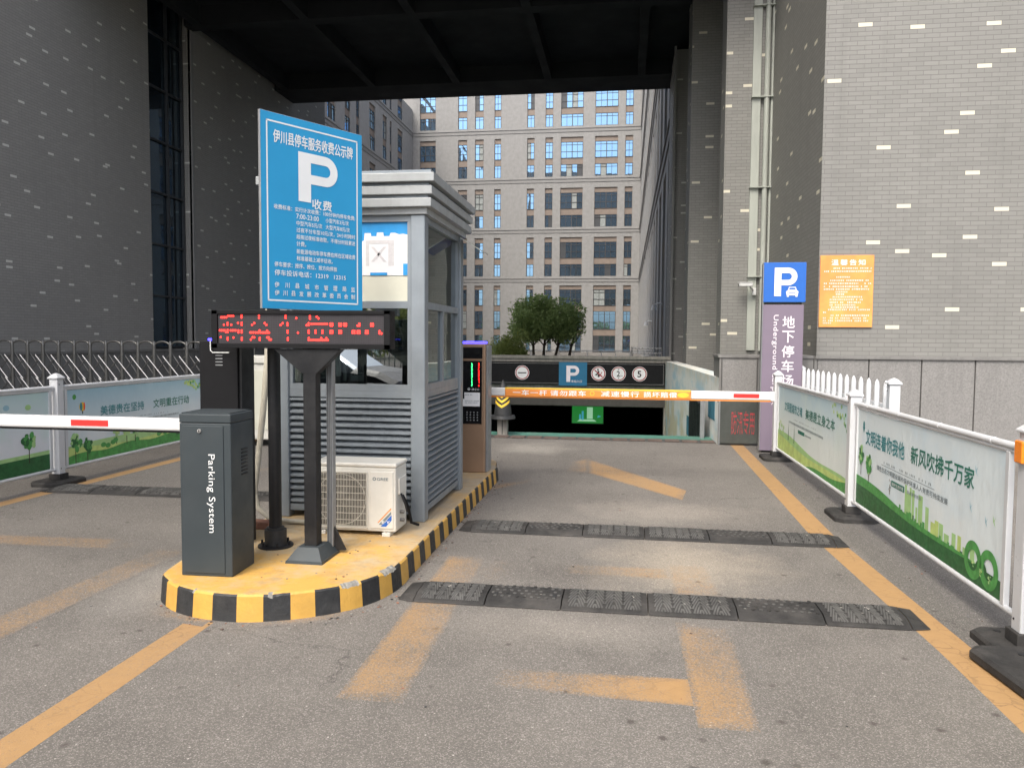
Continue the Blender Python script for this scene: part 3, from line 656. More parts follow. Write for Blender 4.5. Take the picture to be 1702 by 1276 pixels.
        if i == 2: write(mb, '2', cx - .05, .26, -.042, 'letter_black', w=.085, h=.15, bold=.03); write(mb, '.2m', cx + .045, .26, -.042, 'letter_black', h=.035); mb.sheet([(cx - .03, .47), (cx, .44), (cx + .03, .47)], -.042, 'letter_black'); mb.sheet([(cx - .03, .20), (cx + .03, .20), (cx, .23)], -.042, 'letter_black')
        if i == 3: write(mb, '5', cx - .055, .25, -.042, 'letter_black', w=.10, h=.17, bold=.04)
        mb.build('round_sign', s)
    # lit screen hanging in the tunnel
    s = thing('light_box', 'lit green advertising screen hanging inside the dark garage mouth', 'screen', (-1.15, 24, -1.0))
    mb = MB(); mb.box(-.50, .50, 0, .10, 0, .58, 'blackm'); mb.tube([(-.4, .05, .58), (-.4, .05, .73)], .02, 'blackm', 6); mb.tube([(.4, .05, .58), (.4, .05, .73)], .02, 'blackm', 6); mb.build('case', s)
    mb = MB(); mb.rect(-.48, .48, .02, .56, -.004, 'scr_g'); mb.rect(-.02, .16, .16, .52, -.008, 'scr_c'); mb.rect(-.18, -.12, .12, .40, -.008, 'scr_t'); mb.rect(-.26, -.2, .14, .3, -.008, 'scr_t'); mb.sheet([(-.32, .08), (.28, .08), (.2, .14), (-.24, .14)], -.007, 'scr_c'); mb.sheet([(.3, .2), (.42, .24), (.32, .28)], -.007, 'scr_t'); mb.build('screen', s)
    # flood-gate board and its worn words
    s = thing('storage_board', 'dark board with worn red characters leaning under the granite pillar base', 'sign', (1.42, 12.19, 0), 0)
    mb = MB(); mb.box(.02, .58, 0, .04, .03, .70, 'board', bev=.004); mb.box(0, .02, -.005, .045, 0, .72, 'greypost'); mb.box(.02, .58, -.005, .045, .70, .72, 'greypost'); mb.build('board', s)
    mb = MB(); write(mb, '防汛专用', .19, .17, -.004, 'letter_red', w=.34, h=.36, bold=.0); mb.build('lettering', s)
    # metal gate leaf folded open against the mural wall
    s = thing('metal_gate', 'grey-green ribbed steel gate leaf folded open beside the painted ramp wall', 'gate', (1.235, 12.95, 0), 0)
    A, Bp = Vector((0.0, .1, 0)), Vector((.0, 2.6, 0))
    mb = MB(); k = 8
    for i in range(k):
        p = A.lerp(Bp, i / k); q_ = A.lerp(Bp, (i + .86) / k)
        mb.box(p.x, p.x + .03, p.y, q_.y, -.62 if i > 3 else -.35, .55, 'pole')
    mb.box(-.045, .02, .1, 2.9, .55, .58, 'pole'); mb.build('gate_panel', s)
    mb = MB(); mb.box(-.02, .05, 0, .08, -.1, .60, 'greypost'); mb.build('post', s)
portal()

# small dome cameras, railing, kerb rail, trees
def bush(name, label, cat, loc, rx, ry, rz, zc, nleaf, leaf, m, stems, stem_h, seed, group=None, up=.0):
    r = random.Random(seed); root = thing(name, label, cat, loc, 0, group)
    lobes = [(Vector((r.uniform(-1, 1) * rx * .72, r.uniform(-1, 1) * ry * .7, zc + r.uniform(-.6, .7) * rz)), r.uniform(.3, .52)) for _ in range(38)]
    lobes = [(c, q) for c, q in lobes if (c.x / rx) ** 2 + ((c.z - zc) / rz) ** 2 < .70]
    lobes += [(Vector((rx * u, 0, zc - rz * .48)), .28) for u in (-.30, .05, .35, .6)] if stems else []
    mb = MB()
    for i in range(nleaf):
        c, rad = lobes[r.randrange(len(lobes))]
        d = Vector((r.gauss(0, 1), r.gauss(0, 1), r.gauss(0, 1))).normalized() * (r.random() ** .45) * (1.0 if r.random() < .8 else r.uniform(1, 1.35))
        p = c + Vector((d.x * rx * rad, d.y * ry * rad, d.z * rz * rad * 1.1))
        if abs(p.x) > rx * 1.05 or p.z < zc - rz * .95: continue
        a = Vector((r.gauss(0, 1), r.gauss(0, 1), r.gauss(0, .7) + up)).normalized(); b = a.orthogonal().normalized(); b = Matrix.Rotation(r.random() * 6.28, 3, a) @ b
        L, W_ = leaf * r.uniform(.6, 1.3), leaf * r.uniform(.25, .5)
        mb.add([tuple(p - b * W_), tuple(p + a * L * .5 - b * W_ * .2), tuple(p + a * L), tuple(p + b * W_)], [(0, 1, 2, 3)], m)
    mb.build('crown', root)
    if stems:
        mb = MB()
        for i in range(stems):
            x = (i / (stems - 1) - .5) * rx * .95 if stems > 1 else 0; x += r.uniform(-.1, .1)
            pts = [(x, 0, 0)]; 
            for k in range(1, 5): pts.append((x * (1 + .16 * k) + r.uniform(-.08, .08), r.uniform(-.1, .1), stem_h * k / 4 * 1.35))
            mb.tube(pts, [.09, .08, .065, .05, .02], 'bark', 6)
            for s_ in (-1, 1):
                p = pts[2]; mb.tube([p, (p[0] + s_ * .35, p[1], p[2] + .45), (p[0] + s_ * .6, p[1] + .1, p[2] + 1.0)], [.04, .03, .012], 'bark', 5)
        mb.build('trunk', root)
    return root
bush('tree', 'round olive-green tree with several thin stems standing behind the garage parapet', 'tree', (-4.15, 40, .25), 1.95, 1.6, 1.28, 2.32, 19000, .15, M['leaf'], 5, 1.5, 11, up=.5)
bush('shrub', 'low rounded dark green shrub left of the tree behind the garage parapet', 'shrub', (-5.35, 36, .0), .82, .8, .90, 1.08, 8000, .10, M['leafb'], 0, 0, 12)
bush('shrub', 'small green shrub just behind the ticket machine above the parapet', 'shrub', (-6.75, 38, .0), .45, .6, .65, 1.0, 1200, .10, M['leafb'], 0, 0, 13)
mb = MB(); mb.box(-7, 2, 44, 44.1, .95, 1.0, 'whitec'); mb.box(-7, 2, 44.0, 44.2, 0, .35, 'concrete')
for k in range(12): mb.box(-7 + k * .8, -6.95 + k * .8, 44.02, 44.07, .3, .95, 'whitec')
tag(mb.build('low_railing'), 'low white rail behind the tree stems at the courtyard edge', 'railing')
def stainless_rail():
    s = thing('stainless_railing', 'stainless steel handrail on the parapet corner right of the garage sign', 'railing', (.2, 27, 0))
    mb = MB()
    for z in (.95, 1.15, 1.32): mb.tube([(0, 0, z), (1.0, 0, z)], .02, 'steelb', 8)
    for k in range(6): mb.tube([(k * .2, 0, 0), (k * .2, 0, 1.3)], .012, 'steelb', 6)
    mb.tube([(0, 0, 0), (0, 0, 1.36)], .03, 'steelb', 8); mb.build('rails', s)
stainless_rail()
def wall_camera():
    s = thing('security_camera', 'small white security camera on a bracket beside the downspout', 'camera', (2.42, 16.45, 2.62)); s.scale = (.75, .75, .75)
    mb = MB(); mb.tube([(.18, .05, .0), (.12, -.1, .02), (.05, -.16, .1)], .02, 'whitec', 8); mb.box(.14, .24, -.02, .1, -.12, .08, 'whitec', bev=.01); mb.build('bracket', s)
    mb = MB(); mb.box(-.24, .12, -.24, -.1, .10, .20, 'whitec', bev=.02); mb.box(-.245, -.2, -.225, -.115, .11, .17, 'black'); mb.box(-.27, .1, -.25, -.09, .2, .215, 'whitec'); mb.build('housing', s)
wall_camera()
for i, (x, y, z, lab) in enumerate(((1.35, 34, 3.05, 'larger white lamp head jutting from the right courtyard wing near the dark wall'), (1.32, 46, 2.6, 'smaller white lamp head further back on the right courtyard wing'))):
    s = thing('wall_lamp', lab, 'lamp', (x, y, z), 0, 'lamps on the right courtyard wing')
    mb = MB(); mb.tube([(.15, 0, .1), (-.05, 0, .14), (-.2, 0, .02)], .03, 'whitec', 8); mb.build('arm', s)
    mb = MB(); mb.cyl(-.2, 0, -.16, .06, .13, 'whitec', .07, 14); mb.build('shade', s)

# ================================================================== ISLAND
def island():
    r = thing('traffic_island', 'raised concrete island with yellow top and black and yellow striped kerb', 'traffic island', (-2.1, 5.5, 0)); ox, oy = 2.1, -5.5
    H_ = .155
    base = [(-1.41, 4.85), (-1.43, 4.65), (-1.50, 4.44), (-1.64, 4.25), (-1.86, 4.10), (-2.11, 4.02), (-2.36, 4.03), (-2.56, 4.10), (-2.72, 4.22), (-2.81, 4.34), (-2.86, 4.6)]
    def cr(P, n=6):                                             # smooth the nose
        out = []
        for i in range(len(P) - 1):
            p0, p1, p2, p3 = P[max(i - 1, 0)], P[i], P[i + 1], P[min(i + 2, len(P) - 1)]
            for k in range(n):
                t = k / n; out.append(tuple(.5 * ((2 * p1[j]) + (-p0[j] + p2[j]) * t + (2 * p0[j] - 5 * p1[j] + 4 * p2[j] - p3[j]) * t * t + (-p0[j] + 3 * p1[j] - 3 * p2[j] + p3[j]) * t ** 3) for j in (0, 1)))
        return out + [P[-1]]
    path = [(-1.41 - .0 * k, 8.62 - (8.62 - 4.85) * k / 60) for k in range(60)] + cr(base) + [(-2.86 - .03 * k / 40, 4.6 + 4.9 * k / 40) for k in range(1, 41)]
    back = [(-2.88, 9.5), (-1.75, 9.5), (-1.5, 9.0)]
    # resample by arc length
    def resample(P, st):
        out = [P[0]]; acc = 0
        for a, b in zip(P, P[1:]):
            L = hypot(b[0] - a[0], b[1] - a[1]); d = st - acc
            while d <= L: out.append((a[0] + (b[0] - a[0]) * d / L, a[1] + (b[1] - a[1]) * d / L)); d += st
            acc = L - (d - st)
        return out
    P = resample(path, .0125); r_ = random.Random(4)
    n = len(P); C = (-2.15, 6.0)
    def inset(i, d):
        a, b = P[max(i - 1, 0)], P[min(i + 1, n - 1)]; tx, ty = b[0] - a[0], b[1] - a[1]; L = hypot(tx, ty) or 1
        return (P[i][0] + ty / L * d * 1, P[i][1] - tx / L * d * 1)
    # path runs with the island on its right hand -> inset direction
    def ins(i, d):
        q = inset(i, d); q2 = inset(i, -d)
        return q if hypot(q[0] - C[0], (q[1] - max(4.7, min(q[1], 8.5)))) < hypot(q2[0] - C[0], (q2[1] - max(4.7, min(q2[1], 8.5)))) else q2
    kerb = MB(); top = []
    chips = [(3.90, 4.55, .055), (4.6, 4.9, .02), (3.2, 3.3, .02)]
    rows = []
    for i in range(n):
        s = i * .0125; ch = 0
        for c0, c1, dp in ((3.86, 4.10, .020), (4.24, 4.42, .017), (4.75, 4.86, .016), (5.25, 5.32, .014)):
            if c0 < s < c1: ch = max(ch, dp * (.45 + .55 * abs(sin(s * 37) * sin(s * 91 + 1))) * min(1, (s - c0) / .05, (c1 - s) / .05))
        ch += .002 * r_.random()
        o0 = P[i]; o1 = ins(i, .012); o2 = ins(i, .022 + ch * .3); o3 = ins(i, .035 + ch * .9 + .004 * r_.random())
        rows.append([(o0[0], o0[1], 0), (o1[0], o1[1], H_ - .012 - ch), (o2[0], o2[1], H_ - .003 - ch * .5), (o3[0], o3[1], H_)]); top.append((o3[0], o3[1]))
    for i in range(n - 1):
        s = (i + .5) * .0125; stripe = int(s / .147) % 2
        m = 'yellow' if stripe else 'kblack'
        a, b = rows[i], rows[i + 1]
        chip = a[1][2] < H_ - .0195
        kerb.add([a[0], a[1], b[1], b[0]], [(0, 1, 2, 3)], m)
        kerb.add([a[1], a[2], b[2], b[1]], [(0, 1, 2, 3)], 'chip' if chip else m)
        kerb.add([a[2], a[3], b[3], b[2]], [(0, 1, 2, 3)], 'chip' if chip else 'islandtop')
    kerb.v = [(x + ox, y + oy, z) for x, y, z in kerb.v]; kerb.build('kerb', r)
    mb = MB(); pts = top + back
    bm = bmesh.new(); vs = [bm.verts.new((x + ox, y + oy, H_)) for x, y in pts]; f = bm.faces.new(vs); f.normal_update()
    if f.normal.z < 0: f.normal_flip()
    bmesh.ops.triangulate(bm, faces=[f]); me = bpy.data.meshes.new('island_top'); bm.to_mesh(me); bm.free(); me.materials.append(M['islandtop'])
    o = bpy.data.objects.new('island_top', me); COL.objects.link(o); o.parent = r
    mb = MB(); pb = back
    mb.add([(x + ox, y + oy, 0) for x, y in pb] + [(x + ox, y + oy, H_) for x, y in pb], [(0, 1, 4, 3), (1, 2, 5, 4)], 'yellow'); mb.build('back_kerb', r)
island()
ZI = .155
# ------------------------------------------------------------------ parking system cabinet + left boom
def cabinet():
    s = thing('barrier_gate', 'dark grey barrier cabinet lettered Parking System with its arm across the left lane', 'barrier', (-2.495, 4.45, ZI), 0)
    A = .162; D = .14
    xf = Matrix.Rotation(radians(2), 4, 'Z')
    mb = MB(); mb.box(-A, A, -D, D + .02, .0, .93, 'cabinet', xf, .006); mb.box(-A - .001, A + .001, -D - .002, D + .021, .932, .985, 'cabinet', xf, .006)
    mb.box(-A + .01, A - .01, -D + .01, D, .985, .992, 'cabinet', xf); mb.build('body', s)
    mb = MB(); mb.box(-A + .022, A - .045, -D - .006, -D + .001, .02, .915, 'cabinet', xf, .003); d = mb.build('door', s)
    mb = MB(); write(mb, 'Parking System', .010, .745, -D - .0085, 'lettering', w=.475, h=.054, bold=0, rot=-90, sp=1.05)
    mb.v = [tuple(xf @ Vector(q)) for q in mb.v]; mb.build('lettering', d)
    mb = MB(); mb.tube([(-.03, -D - .006, .885), (-.03, -D - .016, .885)], .011, 'steelb', 14, xf=xf); mb.box(-.032, -.026, -D - .018, -D - .0155, .879, .891, 'black', xf); mb.build('lock', d)
    mb = MB()
    for k in range(8): mb.box(A, A + .005, -.005, .075, .60 + k * .022, .606 + k * .022, 'pole', xf @ Matrix.Translation((0, 0, 0)))
    mb.build('vent', s)
    mb = MB(); mb.box(-4.2, 0, -.022, .022, -.0, .080, 'whitec', bev=.012); mb.box(-4.2, 0, -.014, .014, -.012, .0, 'blackm'); b = mb.build('barrier_arm', s, (-2.66 + 2.495, 4.52 - 4.45, 1.008 - ZI))
    mb = MB(); mb.box(-.86, -.60, -.0245, -.0225, .020, .058, 'red'); mb.build('red_mark', b)
    mb = MB(); mb.box(-2.6, -2.34, -.0245, -.0225, .020, .058, 'red'); mb.build('red_mark', b)
cabinet()
# ------------------------------------------------------------------ LED sign
LED = {0: '', }
def led_sign():
    s = thing('led_display', 'black dot-matrix display with red characters on a dark pole at the island nose', 'display', (-2.02, 4.80, ZI))
    x0, x1, z0, z1 = -.66, .545, 1.375, 1.62
    mb = MB(); mb.box(x0, x1, -.05, .05, z0, z1, 'blackm', bev=.004)
    for a in ((x0, x1, z1 - .025, z1), (x0, x1, z0, z0 + .03), (x0, x0 + .04, z0, z1), (x1 - .04, x1, z0, z1)): mb.box(a[0], a[1], -.062, -.048, a[2], a[3], 'blackm', bev=.002)
    mb.build('case', s)
    gx0, gx1, gz0, gz1 = x0 + .045, x1 - .045, z0 + .035, z1 - .03
    mb = MB(); mb.rect(gx0 - .004, gx1 + .004, gz0 - .004, gz1 + .004, -.0505, 'ledface')
    nx, nz = 96, 16; px = (gx1 - gx0) / nx; pz = (gz1 - gz0) / nz
    for i in range(nx + 1): mb.rect(gx0 + i * px - .0006, gx0 + i * px + .0006, gz0, gz1, -.0512, 'wframe')
    for j in range(nz + 1): mb.rect(gx0, gx1, gz0 + j * pz - .0006, gz0 + j * pz + .0006, -.0514, 'wframe')
    mb.build('matrix', s)
    lit = []
    def H(a, b, *ys, st=16):
        for y in ys:
            x = a
            while x <= b + 4: lit.append((x, y)); x += st
    H(105, 160, 100); H(172, 222, 87); H(300, 300, 85, 100); H(465, 465, 85, 105); H(715, 715, 85, 103); H(815, 815, 105); H(942, 942, 88, 108); H(1005, 1005, 92); H(1022, 1022, 107)
    H(130, 130, 165); H(165, 165, 150, 165); H(200, 200, 165); H(265, 265, 150); H(300, 300, 148, 166); H(420, 420, 150); H(398, 398, 165); H(518, 518, 150); H(535, 535, 165); H(688, 688, 150); H(668, 668, 165); H(733, 733, 150, 167)
    H(930, 930, 150, 166); H(912, 912, 166); H(955, 1095, 155)
    for a, y in ((1132, 152), (1132, 168), (1212, 152), (1212, 168), (1258, 152), (1258, 168), (1502, 152), (1502, 168), (1380, 168), (1132, 215), (1132, 232), (1212, 215), (1212, 232), (1335, 215), (1335, 232), (1380, 215), (1380, 232), (1455, 215), (1455, 232)): H(a, a + 20, y)
    H(1396, 1396, 152); H(1578, 1578, 215, 232); H(1596, 1596, 234)
    H(90, 138, 215); H(150, 166, 230); H(165, 165, 212); H(195, 243, 215); H(268, 268, 215, 232); H(300, 300, 215, 232); H(380, 412, 232); H(430, 560, 232); H(470, 470, 215); H(540, 540, 215); H(733, 733, 215, 232); H(830, 830, 232)
    H(930, 930, 213, 232); H(993, 993, 213, 232); H(1057, 1057, 213, 232)
    H(98, 98, 275); H(165, 165, 280, 296); H(220, 220, 278); H(300, 300, 280, 296); H(402, 428, 275); H(386, 386, 294); H(470, 470, 280, 296); H(540, 556, 275); H(560, 578, 293); H(735, 735, 280, 296); H(930, 1112, 295); H(930, 930, 278); H(1045, 1045, 278); H(1093, 1093, 278)
    mb = MB()
    for x, y in lit:
        cx = gx0 + (x - 78) / 1535 * (gx1 - gx0); cz = gz1 - (y - 78) / 245 * (gz1 - gz0)
        n = 6; R_ = .0062
        mb.add([(cx + R_ * cos(2 * pi * k / n), -.0535, cz + R_ * 1.15 * sin(2 * pi * k / n)) for k in range(n)], [tuple(range(n))], 'led_r')
    mb.build('lit_dots', s)
    mb = MB(); mb.box(-.043, .043, -.043, .043, .03, 1.374, 'pole', bev=.004); mb.build('pole', s)
    mb = MB(); vs = [(-.24, -.045, 1.372), (.21, -.045, 1.372), (.046, -.045, 1.215), (-.046, -.045, 1.215)]
    mb.add(vs + [(x, .045, z) for x, _, z in vs], [(0, 3, 2, 1), (4, 5, 6, 7), (0, 1, 5, 4), (1, 2, 6, 5), (2, 3, 7, 6), (3, 0, 4, 7)], 'pole'); mb.build('bracket', s)
    mb = MB(); mb.frustum(0, 0, .018, .09, .118, .15, .07, .085, 'cabinet'); mb.frustum(0, 0, 0.0, .0175, .125, .157, .122, .154, 'cabinet'); mb.build('foot', s)
    mb = MB(); mb.box(.056, .098, .10, .16, .05, 1.37, 'greypost', bev=.003)
    for k in range(3): mb.box(.066 + .011 * k, .069 + .011 * k, .0985, .1, .05, 1.36, 'wframe')
    mb.add([(.09, .12, .02), (.17, .14, .02), (.09, .12, .2), (.09, .14, .02), (.17, .16, .02), (.09, .14, .2)], [(0, 1, 2), (3, 5, 4), (0, 3, 4, 1), (1, 4, 5, 2), (2, 5, 3, 0)], 'pole')
    mb.build('support_channel', s)
led_sign()
# ------------------------------------------------------------------ blue tariff sign
def tariff_sign():
    s = thing('tariff_sign', 'tall blue parking tariff board with large white P on a dark pole', 'sign', (-2.39, 5.03, ZI))
    mb = MB(); mb.cyl(0, 0, .0, 2.75, .043, 'pole', n=24); mb.build('pole', s)
    mb = MB(); mb.cyl(0, 0, .0, .12, .075, 'kblack', n=18); mb.cyl(0, 0, .12, .135, .06, 'kblack', n=18); mb.cyl(0, 0, 0, .012, .12, 'pole', n=24)
    for k in range(6): mb.cyl(.1 * cos(k * pi / 3), .1 * sin(k * pi / 3), .012, .04, .009, 'pole', n=6)
    mb.build('foot', s)
    W_, Hh = .828, 1.268; ang = math.atan2(.74, .45)
    xf = Matrix.Translation((-2.335 + 2.39, 4.75 - 5.03, 1.787 - ZI)) @ Matrix.Rotation(ang, 4, 'Z') @ Matrix.Diagonal((.828 / .872, 1, 1.268 / 1.335, 1)); W_, Hh = .872, 1.335
    mb = MB(); mb.box(0, W_, 0, .022, 0, Hh, 'signback', xf, .002); p = mb.build('panel', s)
    mb = MB(); mb.rect(.003, W_ - .003, .003, Hh - .003, -.002, 'blue')
    a, b, t = .045, .055, .011
    for q in ((a, W_ - a, b, b + t), (a, W_ - a, Hh - b - t, Hh - b), (a, a + t, b, Hh - b), (W_ - a - t, W_ - a, b, Hh - b)): mb.rect(*q, -.003, 'lettering')
    mb.v = [tuple(xf @ Vector(q)) for q in mb.v]; mb.build('printed_face', p)
    mb = MB(); Y = -.004; L = 'lettering'
    write(mb, '伊川县停车服务收费公示牌', .10, 1.135, Y, L, w=.68, h=.088, bold=.018)
    bigP(mb, .30, .765, .34, .345, Y, L)
    write(mb, '收费', .415, .725, Y, L, w=.17, h=.07, bold=.02, sp=1.1)
    ln = [('收费标准：实行计次收费：100分钟内停车免费;', .10, .685, .70), ('7:00-23:00', .28, .640, .19), ('小型汽车3元/次', .53, .640, .21), ('中型汽车5元/次', .28, .592, .22), ('大型汽车8元/次', .53, .592, .22),
          ('过夜不分车型10元/次，24小时跨时', .28, .544, .52), ('段按过夜标准收取，不得分时段累进', .28, .496, .52), ('计费。', .28, .448, .08), ('新能源电动车停车费在所在区域收费', .28, .394, .52), ('标准基础上减半征收。', .28, .346, .31),
          ('停车要求：按序、按位、按方向停放', .10, .292, .53), ('停车投诉电话：12319   12315', .10, .232, .61)]
    for tx, x, z, wd in ln: write(mb, tx, x, z, Y, L, w=wd, h=.034 if wd != .61 else .04, bold=.012)
    for tx, z in (('伊川县城市管理局监', .150), ('伊川县发展改革委员会制', .095)):
        k = len(tx); step = .66 / (k - 1)
        for i, ch in enumerate(tx): write(mb, ch, .10 + i * step, z, Y, L, w=.036, h=.036, bold=.014)
    mb.v = [tuple(xf @ Vector(q)) for q in mb.v]; mb.build('lettering', p)
    mb = MB()
    for z in (.25, .95): mb.tube([tuple(xf @ Vector((.02, .035, z))), tuple(xf @ Vector((.50, .035, z)))], .012, 'steelb', 8); mb.tube([tuple(xf @ Vector((.27, .035, z))), (0, 0, (xf @ Vector((0, 0, z))).z)], .012, 'steelb', 8); mb.box(-.055, .055, -.055, .055, xf.translation.z + z - .02, xf.translation.z + z + .02, 'steelb')
    mb.build('clamp', s)
tariff_sign()

# ------------------------------------------------------------------ booth
def booth():
    X0, X1, Y0, Y1 = -2.79, -1.55, 5.88, 7.32
    s = thing('guard_booth', 'aluminium-clad guard booth with louvred lower walls and stepped roof fascia', 'booth', ((X0 + X1) / 2, (Y0 + Y1) / 2, ZI)); cx, cy = (X0 + X1) / 2, (Y0 + Y1) / 2
    a0, a1, b0, b1 = X0 - cx, X1 - cx, Y0 - cy, Y1 - cy; P_ = .115; zt = 2.40
    for px, py in ((a0, b0), (a1 - P_, b0), (a0, b1 - P_), (a1 - P_, b1 - P_)):
        mb = MB(); mb.box(px, px + P_, py, py + P_, 0, zt, 'alu', bev=.008); mb.build('corner_post', s)
    z0, z1 = .085, 1.03
    for wall in ('front', 'back', 'left', 'right'):
        mb = MB(); n = 17; pitch = (z1 - z0 - .07) / n
        if wall in ('front', 'back'):
            u0, u1 = a0 + P_, a1 - P_; f = (lambda u, d, z: (u, b0 + .02 + d, z)) if wall == 'front' else (lambda u, d, z: (u, b1 - .02 - d, z))
        else:
            u0, u1 = b0 + P_, b1 - P_; f = (lambda u, d, z: (a1 - .02 - d, u, z)) if wall == 'right' else (lambda u, d, z: (a0 + .02 + d, u, z))
        def bx(p, q, d0, d1, za, zb, m, tilt=0.):
            vs = [f(p, d0, za), f(q, d0, za), f(q, d1, za + tilt), f(p, d1, za + tilt), f(p, d0, zb), f(q, d0, zb), f(q, d1, zb + tilt), f(p, d1, zb + tilt)]
            mb.add(vs, [(0, 3, 2, 1), (4, 5, 6, 7), (0, 1, 5, 4), (1, 2, 6, 5), (2, 3, 7, 6), (3, 0, 4, 7)], m)
        bx(u0, u1, .085, .095, z0, z1, 'wframe'); bx(u0, u1, 0.0, .054, z0 - .03, z0 + .02, 'alu'); bx(u0, u1, 0.0, .054, z1 - .055, z1, 'alu')  # first sheet is a dark backing, its colour standing for shade between the slats
        for k in range(n):
            z = z0 + .03 + pitch * (k + .12)
            bx(u0, u1, .002, .058, z, z + .014, 'alu', .034)
        mb.build('louvre_panel', s)
        # windows above
        wf = MB(); mid = 1.68; zz = z1
        def wb(p, q, d0, d1, za, zb, m='alu'):
            vs = [f(p, d0, za), f(q, d0, za), f(q, d1, za), f(p, d1, za), f(p, d0, zb), f(q, d0, zb), f(q, d1, zb), f(p, d1, zb)]
            wf.add(vs, [(0, 3, 2, 1), (4, 5, 6, 7), (0, 1, 5, 4), (1, 2, 6, 5), (2, 3, 7, 6), (3, 0, 4, 7)], m)
        wb(u0, u1, .0, .05, zz + .001, zz + .05); wb(u0, u1, .0, .05, mid, mid + .055); wb(u0, u1, .0, .05, zt - .05, zt)
        wb(u0, u0 + .03, .002, .048, zz + .05, zt - .05); wb(u1 - .03, u1, .002, .048, zz + .05, zt - .05)
        um = (u0 + u1) / 2
        if wall == 'right': wb(um - .02, um + .03, .006, .044, zz + .05, mid, 'alu'); wb(um + .03, um + .05, .012, .044, zz + .05, mid, 'wframe')
        elif wall == 'left': wb(um - .02, um + .02, .006, .044, zz + .05, mid)
        o = wf.build('window', s); pn = MB()
        for za, zb in ((zz + .05, mid), (mid + .055, zt - .05)): pn.add([f(u0 + .03, .028, za), f(u1 - .03, .028, za), f(u1 - .03, .028, zb), f(u0 + .03, .028, zb)], [(0, 1, 2, 3)], 'glass')
        pn.build('pane', o)
    # board, poster on the front upper light
    mb = MB(); Y = b0 + .044
    mb.box(a0 + P_ + .031, a1 - P_ - .031, Y - .004, Y, 1.736, 1.935, 'blind'); mb.build('cream_board', s)
    p = MB(); px0, px1, pz0, pz1 = a0 + P_ + .031, a1 - P_ - .031, 1.937, 2.349
    p.box(px0, px1, Y - .006, Y, pz0, pz1, 'posterblue')
    g = lambda u, v: (px1 - .46 + .46 * u, pz0 + (pz1 - pz0) * v)
    p.sheet([g(-1.2, .0), g(1, 0), g(1, .76), g(.92, .78), g(.85, .77), g(.78, .80), g(.70, .80), g(.68, .74), g(.58, .74), g(.57, .81), g(.46, .81), g(.45, .74), g(.36, .74), g(.35, .80), g(.24, .80), g(.23, .66), g(.12, .62), g(.10, .57), g(.2, .53), g(.06, .42), g(.02, .36), g(.1, .3), g(.2, .26), g(-.2, .22), g(-1.2, .18)], Y - .009, 'paper')
    for q in ((.26, .66, .76, .60), (.26, .60, .32, .18), (.66, .60, .76, .18)): (lambda A, B_: p.rect(A[0], B_[0], B_[1], A[1], Y - .0105, 'postergrey'))(g(q[0], q[1]), g(q[2], q[3]))
    for u0_, v0, u1_, v1 in ((.38, .54, .60, .26), (.60, .54, .38, .26)):
        A, B_ = g(u0_, v0), g(u1_, v1); dx = .012; p.sheet([(A[0] - dx, A[1]), (A[0] + dx, A[1]), (B_[0] + dx, B_[1]), (B_[0] - dx, B_[1])][:: 1 if u0_ < u1_ else 1], Y - .0108, 'postergrey')
    p.rect(g(.34, 0)[0], g(.64, 0)[0], pz0 + .001, pz0 + .022, Y - .012, 'posterblue'); p.rect(g(.92, 0)[0], g(1, 0)[0], pz0 + .001, pz0 + .09, Y - .012, 'posterblue')
    p.build('poster', s)
    # roof: ceiling slab and three stepped fascia bands
    e = .065
    mb = MB(); mb.box(a0 - .02, a1 + .02, b0 - .02, b1 + .02, zt + .001, zt + .05, 'aluroof')
    for z, o_, h in ((zt + .05, e, .066), (zt + .142, e + .008, .066), (zt + .234, e + .03, .066)):
        mb.box(a0 - o_, a1 + o_, b0 - o_, b1 + o_, z, z + h, 'aluroof', bev=.005)
        mb.box(a0 - o_ + .03, a1 + o_ - .03, b0 - o_ + .03, b1 + o_ - .03, z + h + .0005, z + h + .0255, 'alu')
    mb.build('roof', s)
    mb = MB(); mb.box(a0 + .05, a1 - .05, b0 + .05, b1 - .05, z0 - .04, z0 - .0, 'wframe'); mb.build('floor', s)
    d = MB(); d.box(a0 + .2, a1 - .2, b1 - .6, b1 - .15, .80, .83, 'wframe'); d.box(-.2, .2, b1 - .5, b1 - .45, .86, 1.2, 'black'); d.box(-.05, .05, b1 - .52, b1 - .42, .83, .87, 'black'); d.build('desk', s)
    d = MB(); d.box(-.25, .2, -.2, .22, .42, .48, 'wframe', bev=.01); d.box(-.25, .2, -.22, -.17, .5, 1.02, 'letter_red', bev=.01); d.cyl(0, 0, .1, .42, .03, 'steel'); d.build('chair', s)
    # small green rain flap at the back right corner
    mb = MB(); mb.add([(a1 + .02, b1 - .25, zt - .02), (a1 + .22, b1 - .25, zt - .14), (a1 + .22, b1 + .1, zt - .14), (a1 + .02, b1 + .1, zt - .02), (a1 + .02, b1 - .25, zt - .03), (a1 + .22, b1 - .25, zt - .15), (a1 + .22, b1 + .1, zt - .15), (a1 + .02, b1 + .1, zt - .03)], [(0, 1, 2, 3), (7, 6, 5, 4), (0, 4, 5, 1), (1, 5, 6, 2), (2, 6, 7, 3), (3, 7, 4, 0)], 'pipe'); mb.build('rain_flap', s)
booth()
